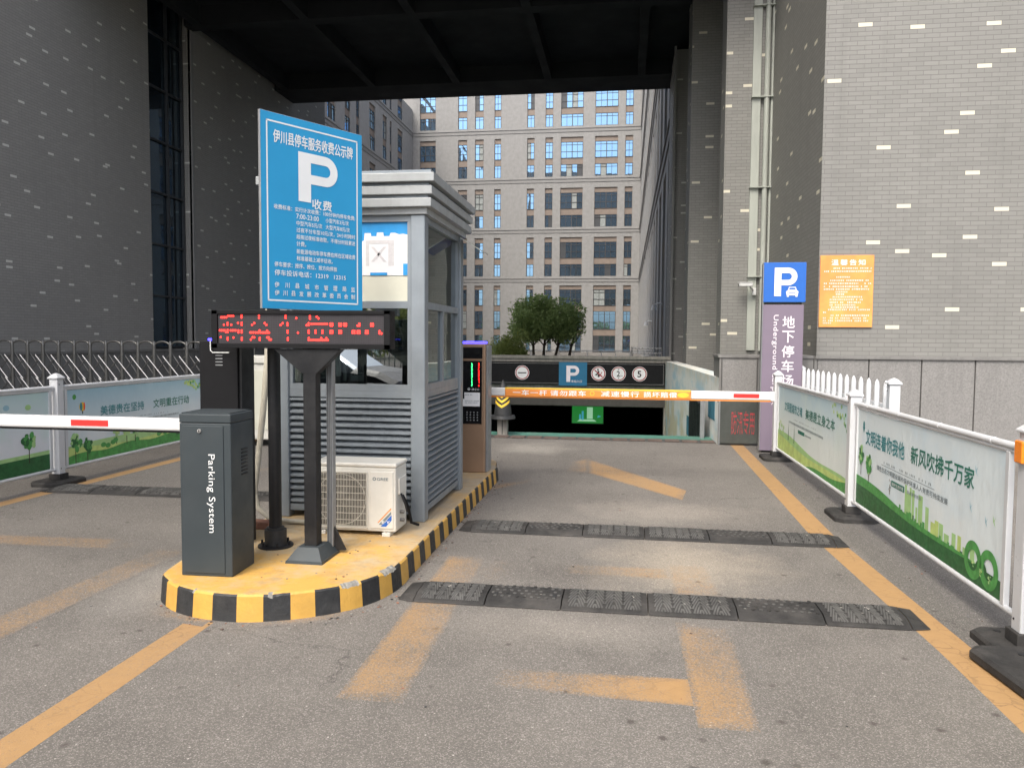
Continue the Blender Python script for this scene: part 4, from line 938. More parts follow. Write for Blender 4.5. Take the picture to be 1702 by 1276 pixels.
def hose():
    P = [(-2.74, 5.70, 1.9), (-2.73, 5.64, 1.44), (-2.77, 5.62, .96), (-2.83, 5.60, .40), (-2.80, 5.60, .28), (-2.72, 5.62, .20), (-2.55, 5.64, .18), (-2.40, 5.64, .178), (-2.25, 5.62, .175)]
    out = []
    for i in range(len(P) - 1):
        for k in range(5): t = k / 5; out.append(tuple(P[i][j] * (1 - t) + P[i + 1][j] * t for j in range(3)))
    mb = MB(); mb.tube(out + [P[-1]], [.028 - .010 * min(1, i / 25) for i in range(len(out) + 1)], 'hose', 10)
    tag(mb.build('drain_hose'), 'aged white hose hanging down the booth corner and curling along the ground', 'hose')
    mb = MB(); mb.box(-2.83, -2.64, 5.44, 5.55, ZI + .001, ZI + .055, 'redbrick', bev=.006)
    tag(mb.build('loose_brick'), 'loose reddish brick lying behind the blue sign pole foot', 'brick')
hose()
# ------------------------------------------------------------------ air conditioner unit
def ac():
    x0, x1, y0, y1, h = -2.28, -1.645, 5.42, 5.70, .535
    s = thing('air_conditioner_unit', 'cream outdoor air conditioner unit with round fan grille by the booth', 'air conditioner', ((x0 + x1) / 2, (y0 + y1) / 2, ZI)); a = (x1 - x0) / 2; b = (y1 - y0) / 2
    mb = MB(); mb.box(-a, a, -b, b, .03, h - .03, 'cream', bev=.012); mb.box(-a - .006, a + .006, -b - .008, b + .004, h - .03, h, 'cream', bev=.01); mb.build('casing', s)
    fx0, fx1, fz0, fz1 = -a + .02, .10, .06, h - .07
    mb = MB(); mb.rect(fx0 + .01, fx1 - .01, fz0 + .01, fz1 - .01, -b - .0015, 'acdark')
    cxx, czz = (fx0 + fx1) / 2, (fz0 + fz1) / 2
    mb.disc(cxx, -b - .004, czz, .19, 'grille', 40, .183)
    for k in range(3):
        an = k * 2.1 + .4; pts = [(cxx + .03 * cos(an), czz + .03 * sin(an))] + [(cxx + .17 * cos(an + q), czz + .17 * sin(an + q)) for q in (.0, .35, .7)]
        mb.sheet(pts, -b - .003, 'pole')
    mb.build('fan', s)
    mb = MB()
    n = 34
    for k in range(n + 1): x = fx0 + (fx1 - fx0) * k / n; mb.tube([(x, -b - .010, fz0), (x, -b - .016, fz0 + .02), (x, -b - .016, fz1 - .02), (x, -b - .010, fz1)], .0024, 'grille', 4)
    for k in range(9): z = fz0 + .005 + (fz1 - fz0 - .01) * k / 8; mb.box(fx0, fx1, -b - .0155, -b - .012, z - .0025, z + .0025, 'grille')
    for x in (fx0 - .006, fx1): mb.box(x, x + .006, -b - .014, -b + .001, fz0, fz1, 'cream')
    for z in (fz0 - .006, fz1): mb.box(fx0, fx1, -b - .014, -b + .001, z, z + .006, 'cream')
    mb.build('grille', s)
    mb = MB(); mb.box(.125, a - .018, -b - .008, -b + .001, .055, h - .06, 'cream', bev=.004)
    write(mb, 'GREE', .178, h - .125, -b - .0095, 'letter_grey', w=.085, h=.021, bold=.03); mb.disc(.158, -b - .0095, h - .114, .013, 'letter_grey', 16, .007)
    X = .13; Yb = -b - .0092
    mb.sheet([(X + .06, .085), (X + .085, .085), (X + .155, .165), (X + .155, .185)], Yb, 'letter_grey'); mb.sheet([(X + .075, .072), (X + .115, .072), (X + .158, .12), (X + .158, .16)], Yb - .0006, 'blue2'); mb.sheet([(X + .05, .10), (X + .06, .10), (X + .155, .20), (X + .155, .212)], Yb - .0004, 'orange')
    write(mb, 'E·Y', X + .085, .095, Yb - .0015, 'lettering', w=.06, h=.02, bold=.03); mb.build('front_cover', s)
    mb = MB(); mb.box(a, a + .014, -b + .05, b - .05, .30, .42, 'cream', bev=.004); mb.tube([(a + .01, -.04, .3), (a + .045, -.05, .22), (a + .05, -.02, .16)], .008, 'pole', 8); mb.tube([(a + .01, .0, .28), (a + .05, .02, .18), (a + .06, .06, .06), (a + .1, .12, .03)], .011, 'blackm', 8)
    for zz in (.10, .16): mb.tube([(a, -.03, zz), (a + .03, -.03, zz)], .012, 'steel', 10)
    mb.build('pipe_valves', s)
    for x in (-a + .07, a - .07):
        mb = MB(); mb.box(x - .03, x + .03, -b - .02, b + .02, 0.0, .028, 'cream', bev=.003); mb.cyl(x, -b - .012, .026, .036, .008, 'steelb', n=8); mb.build('foot', s)
ac()
# ------------------------------------------------------------------ payment terminals
def terminal_right():
    s = thing('ticket_machine', 'bronze-brown ticket machine with lit blue top strip right of the booth', 'ticket machine', (-1.66, 8.34, ZI))
    A, D, Hh = .165, .14, 1.395
    mb = MB(); mb.box(-A, A, -D, D, 0, Hh, 'bronze', bev=.012); mb.box(A + .0, A + .022, -D + .05, D, 0, Hh - .02, 'greypost', bev=.004); mb.build('body', s)
    mb = MB(); mb.box(-A + .03, A - .035, -D - .006, -D, .53, 1.21, 'black', bev=.002); f = mb.build('front_panel', s)
    mb = MB(); mb.box(-A + .03, A - .03, -D - .004, -D, 1.235, 1.355, 'black', bev=.002); mb.build('camera_window', s)
    mb = MB(); mb.box(-A + .01, A - .02, -D, D - .05, Hh + .001, Hh + .022, 'led_b', bev=.003); mb.build('light_strip', s)
    r = random.Random(8)
    for nm, x, m in (('green_dots', .03, 'led_g'), ('red_dots', .105, 'led_r')):
        mb = MB()
        for k in range(30):
            z = 1.185 - k * .0085
            for q in range(2):
                if r.random() < .72: mb.rect(x + q * .008 - .014, x + q * .008 - .009, z - .0022, z + .0022, -D - .0085, m)
        mb.build(nm, f)
    mb = MB(); mb.disc(-.01, -D - .008, .905, .013, 'lettering', 16, .008)
    write(mb, '捷立云', .02, .892, -D - .008, 'lettering', w=.085, h=.024, bold=.0)
    mb.rect(-.06, .11, .78, .87, -D - .008, 'paper'); mb.rect(-.13, .11, .72, .8, -D - .0082, 'paper'); tiny(mb, -.05, .03, .84, .01, -D - .0095, 'letter_grey'); tiny(mb, -.05, .10, .775, .009, -D - .0095, 'letter_grey', seed=3); tiny(mb, -.05, .08, .755, .009, -D - .0095, 'letter_grey', seed=4)
    mb.build('notice_sticker', f)
    mb = MB()
    for i in range(4):
        for j in range(4): mb.tube([(-.03 + i * .038, -D - .006, .655 - j * .028), (-.03 + i * .038, -D - .011, .655 - j * .028)], .008, 'greypost', 8)
    mb.build('keypad', f)
terminal_right()
def terminal_left():
    s = thing('ticket_machine', 'black ticket machine seen from behind with a small blue light on top', 'ticket machine', (-2.77, 5.08, ZI))
    A, D, Hh = .14, .10, 1.42
    mb = MB(); mb.box(-A, A, -D, D, 0, Hh, 'blackm', bev=.006); mb.box(A, A + .02, -D + .02, D, 0, Hh, 'pole'); mb.build('body', s)
    mb = MB()
    for k in range(4): mb.box(-.02, .032, -D - .003, -D, 1.25 + k * .022, 1.257 + k * .022, 'greypost', bev=.001)
    mb.build('vent', s)
    mb = MB(); mb.box(-A + .03, -A + .085, -.04, D - .02, Hh + .001, Hh + .016, 'led_b', bev=.003); mb.build('light_strip', s)
    mb = MB(); mb.tube([(-.045, -D - .02, Hh), (-.045, -D - .02, Hh - .065), (-.03, -D - .02, Hh - .08), (.09, -D - .02, Hh - .08)], .0035, 'lettering', 6); mb.build('cable', s)
terminal_left()
# ------------------------------------------------------------------ right boom
def right_boom():
    s = thing('barrier_gate', 'barrier behind the booth with a long orange-lettered arm across the right lane', 'barrier', (-2.1, 8.95, ZI))
    mb = MB(); mb.box(-.16, .16, -.14, .14, 0, .93, 'cabinet', bev=.006); mb.box(-.168, .168, -.15, .15, .931, .98, 'cabinet', bev=.006); mb.build('body', s)
    mb = MB(); mb.box(-.14, .12, -.146, -.139, .02, .91, 'cabinet', bev=.003); mb.build('door', s)
    x0 = .4; x_or0, x_or1, x1 = .57, 2.645, 3.52; h = .092
    mb = MB(); mb.box(0, x_or0, -.02, .02, 0, h, 'whitec', bev=.01); mb.box(x_or1, x1, -.02, .02, 0, h, 'whitec', bev=.01); mb.box(0, x1, -.012, .012, -.016, -.001, 'orange'); mb.box(x1 - .03, x1 + .012, -.026, .026, -.008, h + .005, 'whitec', bev=.006); b = mb.build('barrier_arm', s, (-1.93 + 2.1, 8.75 - 8.95, .955 - ZI))
    mb = MB(); mb.box(x_or0 + .001, x_or1 - .001, -.022, .022, -.004, h - .012, 'orange', bev=.006); mb.box(x_or0 + .001, x_or1 - .001, -.0225, .0225, h - .0115, h + .004, 'yellowtop', bev=.003)
    L = 'lettering'
    for tx, x, wd in (('一车一杆', .66, .39), ('请勿跟车', 1.09, .40), ('减速慢行', 1.66, .42), ('损坏赔偿', 2.13, .36)): write(mb, tx, x, .012, -.0240, L, w=wd, h=.060, bold=.02, sp=1.15)
    mb.disc(1.56, -.0245, .044, .026, 'yellowtop', 24, .019); mb.disc(2.56, -.0240, .043, .028, 'yellowtop', 28, sx=2.2)
    mb.build('lettered_sleeve', b)
    mb = MB(); mb.box(3.10, 3.37, -.0225, -.0202, .024, .068, 'red'); mb.build('red_mark', b)
    mb = MB(); mb.cyl(2.94, 0, -.035, -.002, .007, 'steelb', n=8); mb.build('bolt', b)
right_boom()
def bollard():
    s = thing('bollard', 'grey post wearing a black rubber cap with yellow chevrons beside the ramp', 'bollard', (-2.02, 12.75, 0))
    mb = MB(); mb.box(-.085, .085, -.06, .06, 0, .30, 'concrete', bev=.01); mb.box(-.008, .008, -.062, -.055, .02, .33, 'joint'); mb.build('post', s)
    mb = MB(); mb.cyl(0, 0, .28, .33, .215, 'kblack', .20, 24); mb.cyl(0, 0, .33, .46, .15, 'kblack', .135, 24); mb.cyl(0, 0, .46, .80, .135, 'kblack', .09, 24); mb.cyl(0, 0, .80, .86, .07, 'kblack', .05, 12); mb.tube([(0, 0, .86), (0, 0, .92)], [.03, .012], 'kblack', 8); mb.build('rubber_cap', s)
    mb = MB()
    def on(u, z): rr = .137 - .045 * max(-.02, z - .46) / .34 + .003; return (rr * sin(u), -rr * cos(u), z)
    for k in range(5):
        z = .465 + k * .08
        for sgn in (-1, 1):
            for a in range(6):
                u0, u1 = sgn * 1.25 * a / 6, sgn * 1.25 * (a + 1) / 6; d0, d1 = abs(u0) * .075, abs(u1) * .075
                vs = [on(u0, z + d0), on(u1, z + d1), on(u1, z + .042 + d1), on(u0, z + .042 + d0)]
                if max(v[2] for v in vs) < .80: mb.add(vs if sgn > 0 else vs[::-1], [(0, 1, 2, 3)], 'yellowtop')
    mb.build('yellow_chevrons', s)
bollard()

# ------------------------------------------------------------------ P totem, notice
def totem():
    s = thing('parking_totem', 'tall mauve totem with blue P head naming the underground car park', 'sign', (2.205, 11.5, 0))
    W_ = .285
    mb = MB(); mb.box(-W_, W_ - .012, 0, .10, .03, 2.115, 'purple', bev=.004); mb.box(-W_ - .012, -W_ - .001, -.004, .10, .03, 2.69, 'greypost'); mb.box(-W_ + .02, W_ - .04, .01, .09, 2.116, 2.149, 'black'); mb.box(-W_ + .03, W_ - .03, .01, .09, 0, .029, 'black'); mb.build('body', s)
    mb = MB(); mb.box(-W_, W_ + .005, -.01, .11, 2.15, 2.71, 'blue2', bev=.004); h_ = mb.build('head', s)
    mb = MB(); Y = -.014; bigP(mb, -.14, 2.235, .31, .40, Y, 'lettering', .30)
    cx, cz = .105, 2.245
    mb.sheet([(cx - .075, cz), (cx + .075, cz), (cx + .085, cz + .055), (cx + .06, cz + .075), (cx - .06, cz + .075), (cx - .085, cz + .055)], Y - .002, 'lettering')
    mb.sheet([(cx - .06, cz + .075), (cx + .06, cz + .075), (cx + .045, cz + .12), (cx - .045, cz + .12)], Y - .002, 'lettering')
    mb.sheet([(cx - .045, cz + .082), (cx + .045, cz + .082), (cx + .036, cz + .108), (cx - .036, cz + .108)], Y - .0035, 'blue2')
    mb.rect(cx - .072, cx - .045, cz - .02, cz, Y - .002, 'lettering'); mb.rect(cx + .045, cx + .072, cz - .02, cz, Y - .002, 'lettering')
    mb.rect(cx - .045, cx + .045, cz + .03, cz + .036, Y - .0035, 'blue2'); mb.rect(cx - .045, cx + .045, cz + .042, cz + .046, Y - .0035, 'blue2')
    mb.build('parking_symbol', h_)
    mb = MB(); 
    for i, ch in enumerate('地下停车场'): write(mb, ch, .07, 1.87 - i * .208, -.0045, 'letter_pale', w=.165, h=.165, bold=.02, align='C')
    write(mb, 'Underground carpark', -.155, 1.97, -.0045, 'letter_pale', w=1.28, h=.085, bold=.02, rot=-90, sp=1.1); mb.build('lettering', s)
totem()
def notice():
    s = thing('wall_notice', 'orange notice board with white print fixed to the right brick wall', 'notice', (3.25, 12.3, 2.35))
    mb = MB(); mb.box(-.385, .375, -.03, -.001, -.535, .535, 'noticebg', bev=.002); mb.build('board', s)
    mb = MB(); write(mb, '温馨告知', -.23, .385, -.033, 'lettering', w=.48, h=.085, bold=.02, sp=1.35)
    rows = [(.33, -.20, .34), (.285, -.33, .34), (.20, -.18, .05), (.15, -.24, .32), (.105, -.33, .34), (.06, -.33, .30), (.02, -.33, .33), (-.02, -.16, .02), (-.055, -.18, -.02), (-.095, -.2, .22), (-.135, -.24, .24), (-.175, -.24, .22), (-.215, -.24, .14), (-.25, -.22, .18), (-.285, -.26, .34), (-.325, -.33, -.29), (-.37, -.22, .33), (-.41, -.33, .30), (-.45, -.33, .32), (-.485, -.33, -.2)]
    for i, (z, a, b) in enumerate(rows): tiny(mb, a, b, z, .022, -.033, 'lettering', seed=i)
    mb.build('lettering', s)
notice()

# ------------------------------------------------------------------ fences
def print_common(mb, kind, W_, H_):
    """printed landscape on a banner of width W_, height H_, local origin lower left, facing -Y"""
    Y = -.004; r = random.Random(kind)
    def hill(f, m, y, n=30, x0=0., x1=1.):
        top = [(W_ * (x0 + (x1 - x0) * i / n), H_ * f((x0 + (x1 - x0) * i / n))) for i in range(n + 1)]
        for p, q in zip(top, top[1:]): mb.sheet([(p[0], 0), (q[0], 0), q, p], y, m)
    def tree(cx, cz, rr, m, y, trunk=True, sy=1.3):
        if trunk: mb.rect(cx - .006, cx + .006, cz - rr * 2.2, cz, y + .0002, 'bark')
        alt = {'g2': ('g2', 'g2', 'g1', 'g3'), 'g1': ('g1', 'g1', 'g2'), 'g3': ('g3', 'g3', 'g4'), 'dust': ('dust', 'stone')}.get(m, (m,))
        for k in range(26 if rr > .04 else 9):
            d = r.random() ** .5; a = r.random() * 6.28; q = rr * r.uniform(.20, .38); n = 9
            px, pz = cx + rr * .8 * d * cos(a), cz + rr * .8 * sy * d * sin(a)
            if pz - q < .004 or px - q < .004: continue
            mb.sheet([(px + q * (1 + .25 * r.uniform(-1, 1)) * cos(2 * pi * i / n), pz + q * (1 + .25 * r.uniform(-1, 1)) * sin(2 * pi * i / n)) for i in range(n)], y - .00006 * k, r.choice(alt))
    if kind == 1:      # near right panel
        x = .44
        while x < .86:
            wd = r.uniform(.012, .03); hh = (.42 if x < .6 else .26) * r.uniform(.55, 1.0); gz = .27 - .18 * (x - .3)
            mb.rect(W_ * x, W_ * (x + wd), 0, H_ * (gz * .4 + hh * .9), Y + .0004 * r.random(), r.choice(['g3', 'g3', 'g4'])); x += wd * r.uniform(.8, 1.7)
        x = .40
        while x < .84:
            wd = r.uniform(.008, .02); mb.rect(W_ * x, W_ * (x + wd), 0, H_ * (.10 + r.uniform(.08, .2) * (1.2 - x)), Y - .0006 - .0001 * r.random(), r.choice(['g1', 'g2', 'g2'])); x += wd * r.uniform(1, 2)
        hill(lambda u: .30 - .20 * u + .02 * sin(9 * u), 'g2', Y - .0012); hill(lambda u: .19 - .08 * u + .02 * sin(7 * u + 1), 'g1', Y - .0016)
        tree(W_ * .045, H_ * .52, .075, 'g2', Y - .0022); tree(W_ * .125, H_ * .47, .075, 'g2', Y - .0024); tree(W_ * .32, H_ * .36, .028, 'dust', Y - .0022, sy=2.6)
        # green figure at the corner : leafy arcs with pale trees
        for cx, cz, rr in ((.865, .16, .10), (.940, .155, .10)): mb.disc(W_ * cx, Y - .0028, H_ * cz, rr * 1.15, 'g2', 26, rr * .62)
        mb.disc(W_ * .905, Y - .0026, H_ * .10, .08, 'g1', 20)
        for cx, cz in ((.87, .13), (.905, .09), (.945, .08)): tree(W_ * cx, H_ * cz + .01, .022, 'g3', Y - .0032, False, 1.7)
        for cx, cz, m in ((.86, .80, 'pb'), (.84, .52, 'pb'), (.95, .50, 'g3'), (.915, .47, 'pb'), (.13, .70, 'pb')):
            a = .03; mb.sheet([(W_ * cx, H_ * cz), (W_ * cx + a, H_ * cz + a * 1.1), (W_ * cx + a * .35, H_ * cz + a * .1), (W_ * cx + a * .9, H_ * cz - a * .9)], Y, m); mb.sheet([(W_ * cx, H_ * cz), (W_ * cx - a * .2, H_ * cz + a * 1.3), (W_ * cx + a * .4, H_ * cz + a * .1)], Y - .0003, m)
        mb.disc(W_ * .062, Y, H_ * .85, .035, 'letter_teal', 14, sx=.7); mb.sheet([(W_ * .05, H_ * .83), (W_ * .062, H_ * .77), (W_ * .075, H_ * .83)], Y - .0003, 'letter_teal')
        write(mb, '文明连着你我他', W_ * .085, H_ * .66, Y - .001, 'letter_teal', w=W_ * .34, h=H_ * .155, bold=.02)
        write(mb, '新风吹拂千万家', W_ * .475, H_ * .66, Y - .001, 'letter_green', w=W_ * .38, h=H_ * .155, bold=.02)
        for tx in range(1): tiny(mb, W_ * .25, W_ * .63, H_ * .545, .018, Y, 'letter_grey', .4, 2, 1.6)
        mb.rect(W_ * .24, W_ * .64, H_ * .525, H_ * .529, Y, 'letter_grey'); write(mb, '绿色生态文明建设城市保护环境人人有责可持续发展', W_ * .2, H_ * .455, Y, 'letter_grey', w=W_ * .52, h=H_ * .05, bold=.01)
        mb.rect(W_ * .33, W_ * .435, H_ * .37, H_ * .425, Y, 'letter_green'); write(mb, '保护生态环境', W_ * .337, H_ * .38, Y - .001, 'lettering', w=W_ * .09, h=H_ * .032); write(mb, '建设美丽家园', W_ * .455, H_ * .38, Y - .001, 'letter_grey', w=W_ * .1, h=H_ * .032, bold=0)
    elif kind == 2:    # far right panel
        hill(lambda u: .30 - .16 * u + .03 * sin(8 * u), 'g3', Y, x0=0, x1=1); hill(lambda u: .22 - .12 * u + .03 * sin(6 * u + 2), 'g4', Y - .0006); hill(lambda u: max(.001, .25 * u - .12 + .02 * sin(13 * u)), 'g2', Y - .0010, x0=.5)
        for x in (.20, .30): mb.sheet([(W_ * x - .02, H_ * .22), (W_ * x + .02, H_ * .22), (W_ * x, H_ * .50)], Y - .0012, 'g1')
        for q in range(24):
            u = .80 + .2 * r.random(); v = 1 - .16 * r.random() * (1 if u < .93 else 2); mb.disc(W_ * min(u, .985), Y - .0005 - q * .00003, H_ * min(v, .97), .02, r.choice(['g3', 'g2', 'g4']), 8)
        for q in range(14): mb.disc(W_ * (.02 + .1 * r.random()), Y - .0005 - q * .00003, H_ * (.25 + .2 * r.random()), .025, r.choice(['g3', 'g4']), 8)
        write(mb, '文明是城市之魂', W_ * .12, H_ * .65, Y - .001, 'letter_teal', w=W_ * .30, h=H_ * .14, bold=.015)
        write(mb, '美德是立身之本', W_ * .47, H_ * .65, Y - .001, 'letter_green', w=W_ * .38, h=H_ * .14, bold=.015)
        tiny(mb, W_ * .28, W_ * .62, H_ * .56, .014, Y, 'letter_grey', .4, 2, 1.6); tiny(mb, W_ * .2, W_ * .72, H_ * .49, .026, Y, 'letter_grey', .9, 5); mb.rect(W_ * .36, W_ * .46, H_ * .40, H_ * .45, Y, 'letter_green'); tiny(mb, W_ * .47, W_ * .56, H_ * .41, .02, Y, 'letter_grey', .9, 7)
    elif kind == 3:    # left long panel
        hill(lambda u: .24 + .03 * sin(5 * u), 'g3', Y); hill(lambda u: .19 + .03 * sin(7 * u + 2), 'g4', Y - .0005); hill(lambda u: .10 + .02 * sin(20 * u) + .04 * sin(3 * u), 'g2', Y - .001)
        for cx, cz, rr, m in ((.045, .28, .11, 'g2'), (.115, .22, .09, 'g1'), (.30, .34, .07, 'g3'), (.37, .33, .08, 'g3'), (.43, .32, .07, 'g2')): tree(W_ * cx, H_ * cz, rr, m, Y - .0015 - cx * .001, sy=1)
        for q in range(16): mb.disc(W_ * (.18 + .8 * r.random()), Y - .0014 - q * .00003, H_ * (.12 + .10 * r.random()), .03, r.choice(['g1', 'g2']), 9, sx=1.6)
        for q in range(30):
            u = .83 + .16 * r.random(); mb.disc(W_ * u, Y - .0005 - q * .00003, H_ * (1 - .03 - .2 * r.random() * (u - .8) / .19), .022, r.choice(['g4', 'g3', 'g2']), 8)
        mb.disc(W_ * .045, Y, H_ * .90, .03, 'g2', 14); mb.disc(W_ * .09, Y, H_ * .76, .05, 'yellowtop', 18); mb.disc(W_ * .083, Y - .0006, H_ * .76, .048, 'letter_teal', 18, sx=.45); mb.disc(W_ * .102, Y - .0007, H_ * .76, .047, 'red', 18, sx=.25); mb.rect(W_ * .088, W_ * .094, H_ * .66, H_ * .70, Y, 'letter_black')
        write(mb, '美德贵在坚持', W_ * .20, H_ * .60, Y - .001, 'letter_teal', w=W_ * .30, h=H_ * .135, bold=.015)
        write(mb, '文明重在行动', W_ * .57, H_ * .60, Y - .001, 'letter_green', w=W_ * .30, h=H_ * .135, bold=.015)
        tiny(mb, W_ * .36, W_ * .70, H_ * .50, .014, Y, 'letter_grey', .4, 2, 1.6); tiny(mb, W_ * .3, W_ * .78, H_ * .44, .026, Y, 'letter_grey', .9, 5)
    else:              # left outer panel
        hill(lambda u: .20 + .05 * u, 'g3', Y); hill(lambda u: .16 + .04 * u, 'g1', Y - .0006)
        tree(W_ * .90, H_ * .40, .10, 'g2', Y - .0012, sy=.95)
        for cx, cz, m in ((.8, .85, 'pb'), (.9, .83, 'g3'), (.7, .72, 'pb'), (.5, .75, 'g3')): mb.disc(W_ * cx, Y, H_ * cz, .03, m, 9, sx=1.4)
def fence_post(parent, x, h, m='white', base=True, w=.24, l=.19):
    mb = MB(); w2 = .048; mb.box(x - w2, x + w2, -w2, w2, .06, h - .06, m, bev=.006)
    for z in (.17, h - .12): mb.tube([(x - .02, -w2 - .004, z), (x - .02, -w2 + .002, z)], .006, 'blackm', 8)
    p = mb.build('post', parent)
    mb = MB(); mb.box(x - .062, x + .062, -.062, .062, h - .06, h - .043, m, bev=.005); mb.frustum(x, 0, h - .043, h - .012, .058, .058, .028, .028, m); mb.frustum(x, 0, h - .012, h, .028, .028, .008, .008, m); mb.build('cap', p)
    if base:
        mb = MB(); c = .06
        pts = [(x - w + c, -l), (x + w - c, -l), (x + w, -l + c), (x + w, l - c), (x + w - c, l), (x - w + c, l), (x - w, l - c), (x - w, -l + c)]
        top = [(x + (a - x) * .9, b * .93) for a, b in pts]; n = 8
        mb.add([(a, b, 0.001) for a, b in pts] + [(a, b, .035) for a, b in pts] + [(a, b, .05) for a, b in top], [(i, (i + 1) % n, n + (i + 1) % n, n + i) for i in range(n)] + [(n + i, n + (i + 1) % n, 2 * n + (i + 1) % n, 2 * n + i) for i in range(n)] + [tuple(range(2 * n, 3 * n))], 'rubber')
        mb.box(x - .068, x + .068, -.068, .068, .05, .115, 'rubber', bev=.006); mb.cyl(x - .16, -.06, .045, .053, .018, 'pole', n=12); mb.cyl(x + .16, -.06, .045, .053, .018, 'pole', n=12); mb.build('rubber_base', p)
    return p
def fence_panel(parent, x0, x1, kind, zb=.16, zt=1.06):
    mb = MB(); mb.tube([(x0, 0, zt - .012), (x1, 0, zt - .012)], .021, 'white', 12); mb.tube([(x0, 0, zt - .038), (x1, 0, zt - .038)], .014, 'white', 10); 
    for k in range(4): xx = x0 + (x1 - x0) * (k + .5) / 4; mb.tube([(xx, -.0, zt - .012), (xx + .012, 0, zt - .012)], .0235, 'white', 12)
    mb.build('top_rail', parent)
    mb = MB(); mb.tube([(x0, 0, zb), (x1, 0, zb)], .019, 'white', 12); mb.build('bottom_rail', parent)
    g = .07 if kind in (1, 3) else .05
    for x in (x0 + g, x1 - g - (.10 if kind == 1 else .0)): mb = MB(); mb.box(x - .02, x + .02, -.016, .016, zb + .012, zt - .045, 'white', bev=.003); mb.build('stile', parent)
    b0, b1 = x0 + g + .02, x1 - g - .02 - (.10 if kind == 1 else 0)
    mb = MB(); H_ = zt - .055 - (zb + .02)
    mb.box(0, b1 - b0, -.0025, .0025, 0, H_, BAN[kind]); print_common(mb, kind, b1 - b0, H_); mb.build('banner', parent, (b0, 0, zb + .02))
BAN = {1: gradz('banner_print_pale', 0, .9, (.74, .80, .80), (.70, .78, .80), (.60, .74, .82)), 2: gradz('banner_print_bluegrey', .35, .9, (.74, .80, .77), (.45, .62, .70), (.68, .78, .72)),
       3: gradz('banner_print_sky', .35, .9, (.66, .70, .72), (.28, .50, .60), (.46, .62, .68)), 4: gradz('banner_print_mist', .35, .9, (.70, .73, .76), (.45, .62, .62), (.5, .68, .60))}
def right_fence():
    s = thing('banner_fence', 'white barrier fence with green civic banners along the right kerb line', 'fence', (2.03, 10.86, 0), radians(-89.7))
    L = lambda y: 10.86 - y
    fence_post(s, L(10.86), 1.20); fence_post(s, L(7.36), 1.17)
    p = fence_post(s, L(4.28), 1.20)
    fence_panel(s, L(10.81), L(7.41), 2); fence_panel(s, L(7.31), L(4.34), 1)
    mb = MB(); mb.box(L(4.28) - .045, L(4.28) + .035, -.072, -.054, .985, 1.10, 'amber', bev=.007); mb.box(L(4.28) - .05, L(4.28) + .04, -.056, -.049, .98, 1.105, 'white'); mb.build('reflector', p)
    s = thing('banner_fence', 'white fence post on an eight-sided rubber base cut off by the right edge', 'fence', (2.035, 3.93, .012), radians(-84))
    fence_post(s, 0, 1.20, w=.30, l=.27); fence_panel(s, .06, 2.6, 4)
right_fence()
def left_fence():
    s = thing('banner_fence', 'white barrier fence with landscape banners along the left lane', 'fence', (-6.08, 7.56, 0), radians(90))
    fence_post(s, 0, 1.20); fence_post(s, 3.05, 1.20); fence_post(s, -3.1, 1.20)
    fence_panel(s, .05, 3.0, 3); fence_panel(s, -3.05, -.06, 4)
left_fence()
def picket_fence():
    s = thing('picket_fence', 'short white picket fence between two capped posts in front of the granite plinth', 'fence', (2.5, 11.7, 0), radians(-90))
    fence_post(s, 0, 1.26, 'white', False); fence_post(s, 3.95, 1.26, 'white', False)
    proto = None
    for k in range(14):
        x = .22 + k * .27
        if proto is None:
            mb = MB(); mb.tube([(0, 0, .12), (0, 0, 1.16), (0, 0, 1.20), (0, 0, 1.225)], [.026, .026, .018, .004], 'white', 10); proto = mb.build('picket', s); proto.location.x = x
        else: o = proto.copy(); COL.objects.link(o); o.parent = s; o.location.x = x
    for z in (.25, .95): mb = MB(); mb.box(0, 3.95, .026, .05, z, z + .04, 'white'); mb.build('rail', s)
picket_fence()

def accordion_gate():
    s = thing('retractable_gate', 'stainless accordion gate with arched hoops in front of the left building', 'gate', (-10.6, 11.2, 0))
    proto = None; n = 22; st = .275
    for k in range(n):
        if proto is None:
            mb = MB(); P = [(0, 0, .05), (0, 0, 1.46)]
            mb.tube(P, .026, 'steel', 10)
            mb.tube([(0, 0, 1.40)] + [(.1375 - .1375 * cos(a * pi / 8), .0, 1.44 + .085 * sin(a * pi / 8)) for a in range(9)] + [(.275, 0, 1.40)], .015, 'steel', 8)
            mb.tube([(0, 0, 1.46), (0, 0, 1.53)], [.026, .018], 'steel', 8)
            proto = mb.build('hoop', s)
            mb = MB()
            for j in range(3):
                z = .25 + j * .36
                mb.tube([(-.10, -.05, z + .33), (.22, -.05, z - .05)], .0095, 'steelb', 6); mb.tube([(.0, .05, z + .36), (.27, .05, z - .02)], .0085, 'steel', 6)
                mb.tube([(.22, .035, z + .33), (-.10, .035, z - .05)], .0085, 'steel', 6)
            lat = mb.build('lattice', s)
        else:
            for q in (proto, lat): o = q.copy(); COL.objects.link(o); o.parent = s; o.location.x = k * st
    mb = MB()
    for y in (-.06, .06): mb.box(-.1, n * st, y - .006, y + .006, .1, .16, 'steel')
    mb.build('bottom_rail', s)
    h = thing('gate_motor_housing', 'pale metal motor housing at the end of the accordion gate behind the booth', 'gate motor', (-5.0, 10.9, 0))
    mb = MB(); mb.box(-.75, .28, -.2, .3, .1, 1.22, 'cream', bev=.02); mb.box(-.78, .31, -.23, .33, 1.221, 1.33, 'cream', bev=.015); mb.build('housing', h)
    mb = MB(); mb.box(-.62, .22, -.208, -.199, .25, 1.12, 'blind', bev=.004); mb.build('door', h)
accordion_gate()

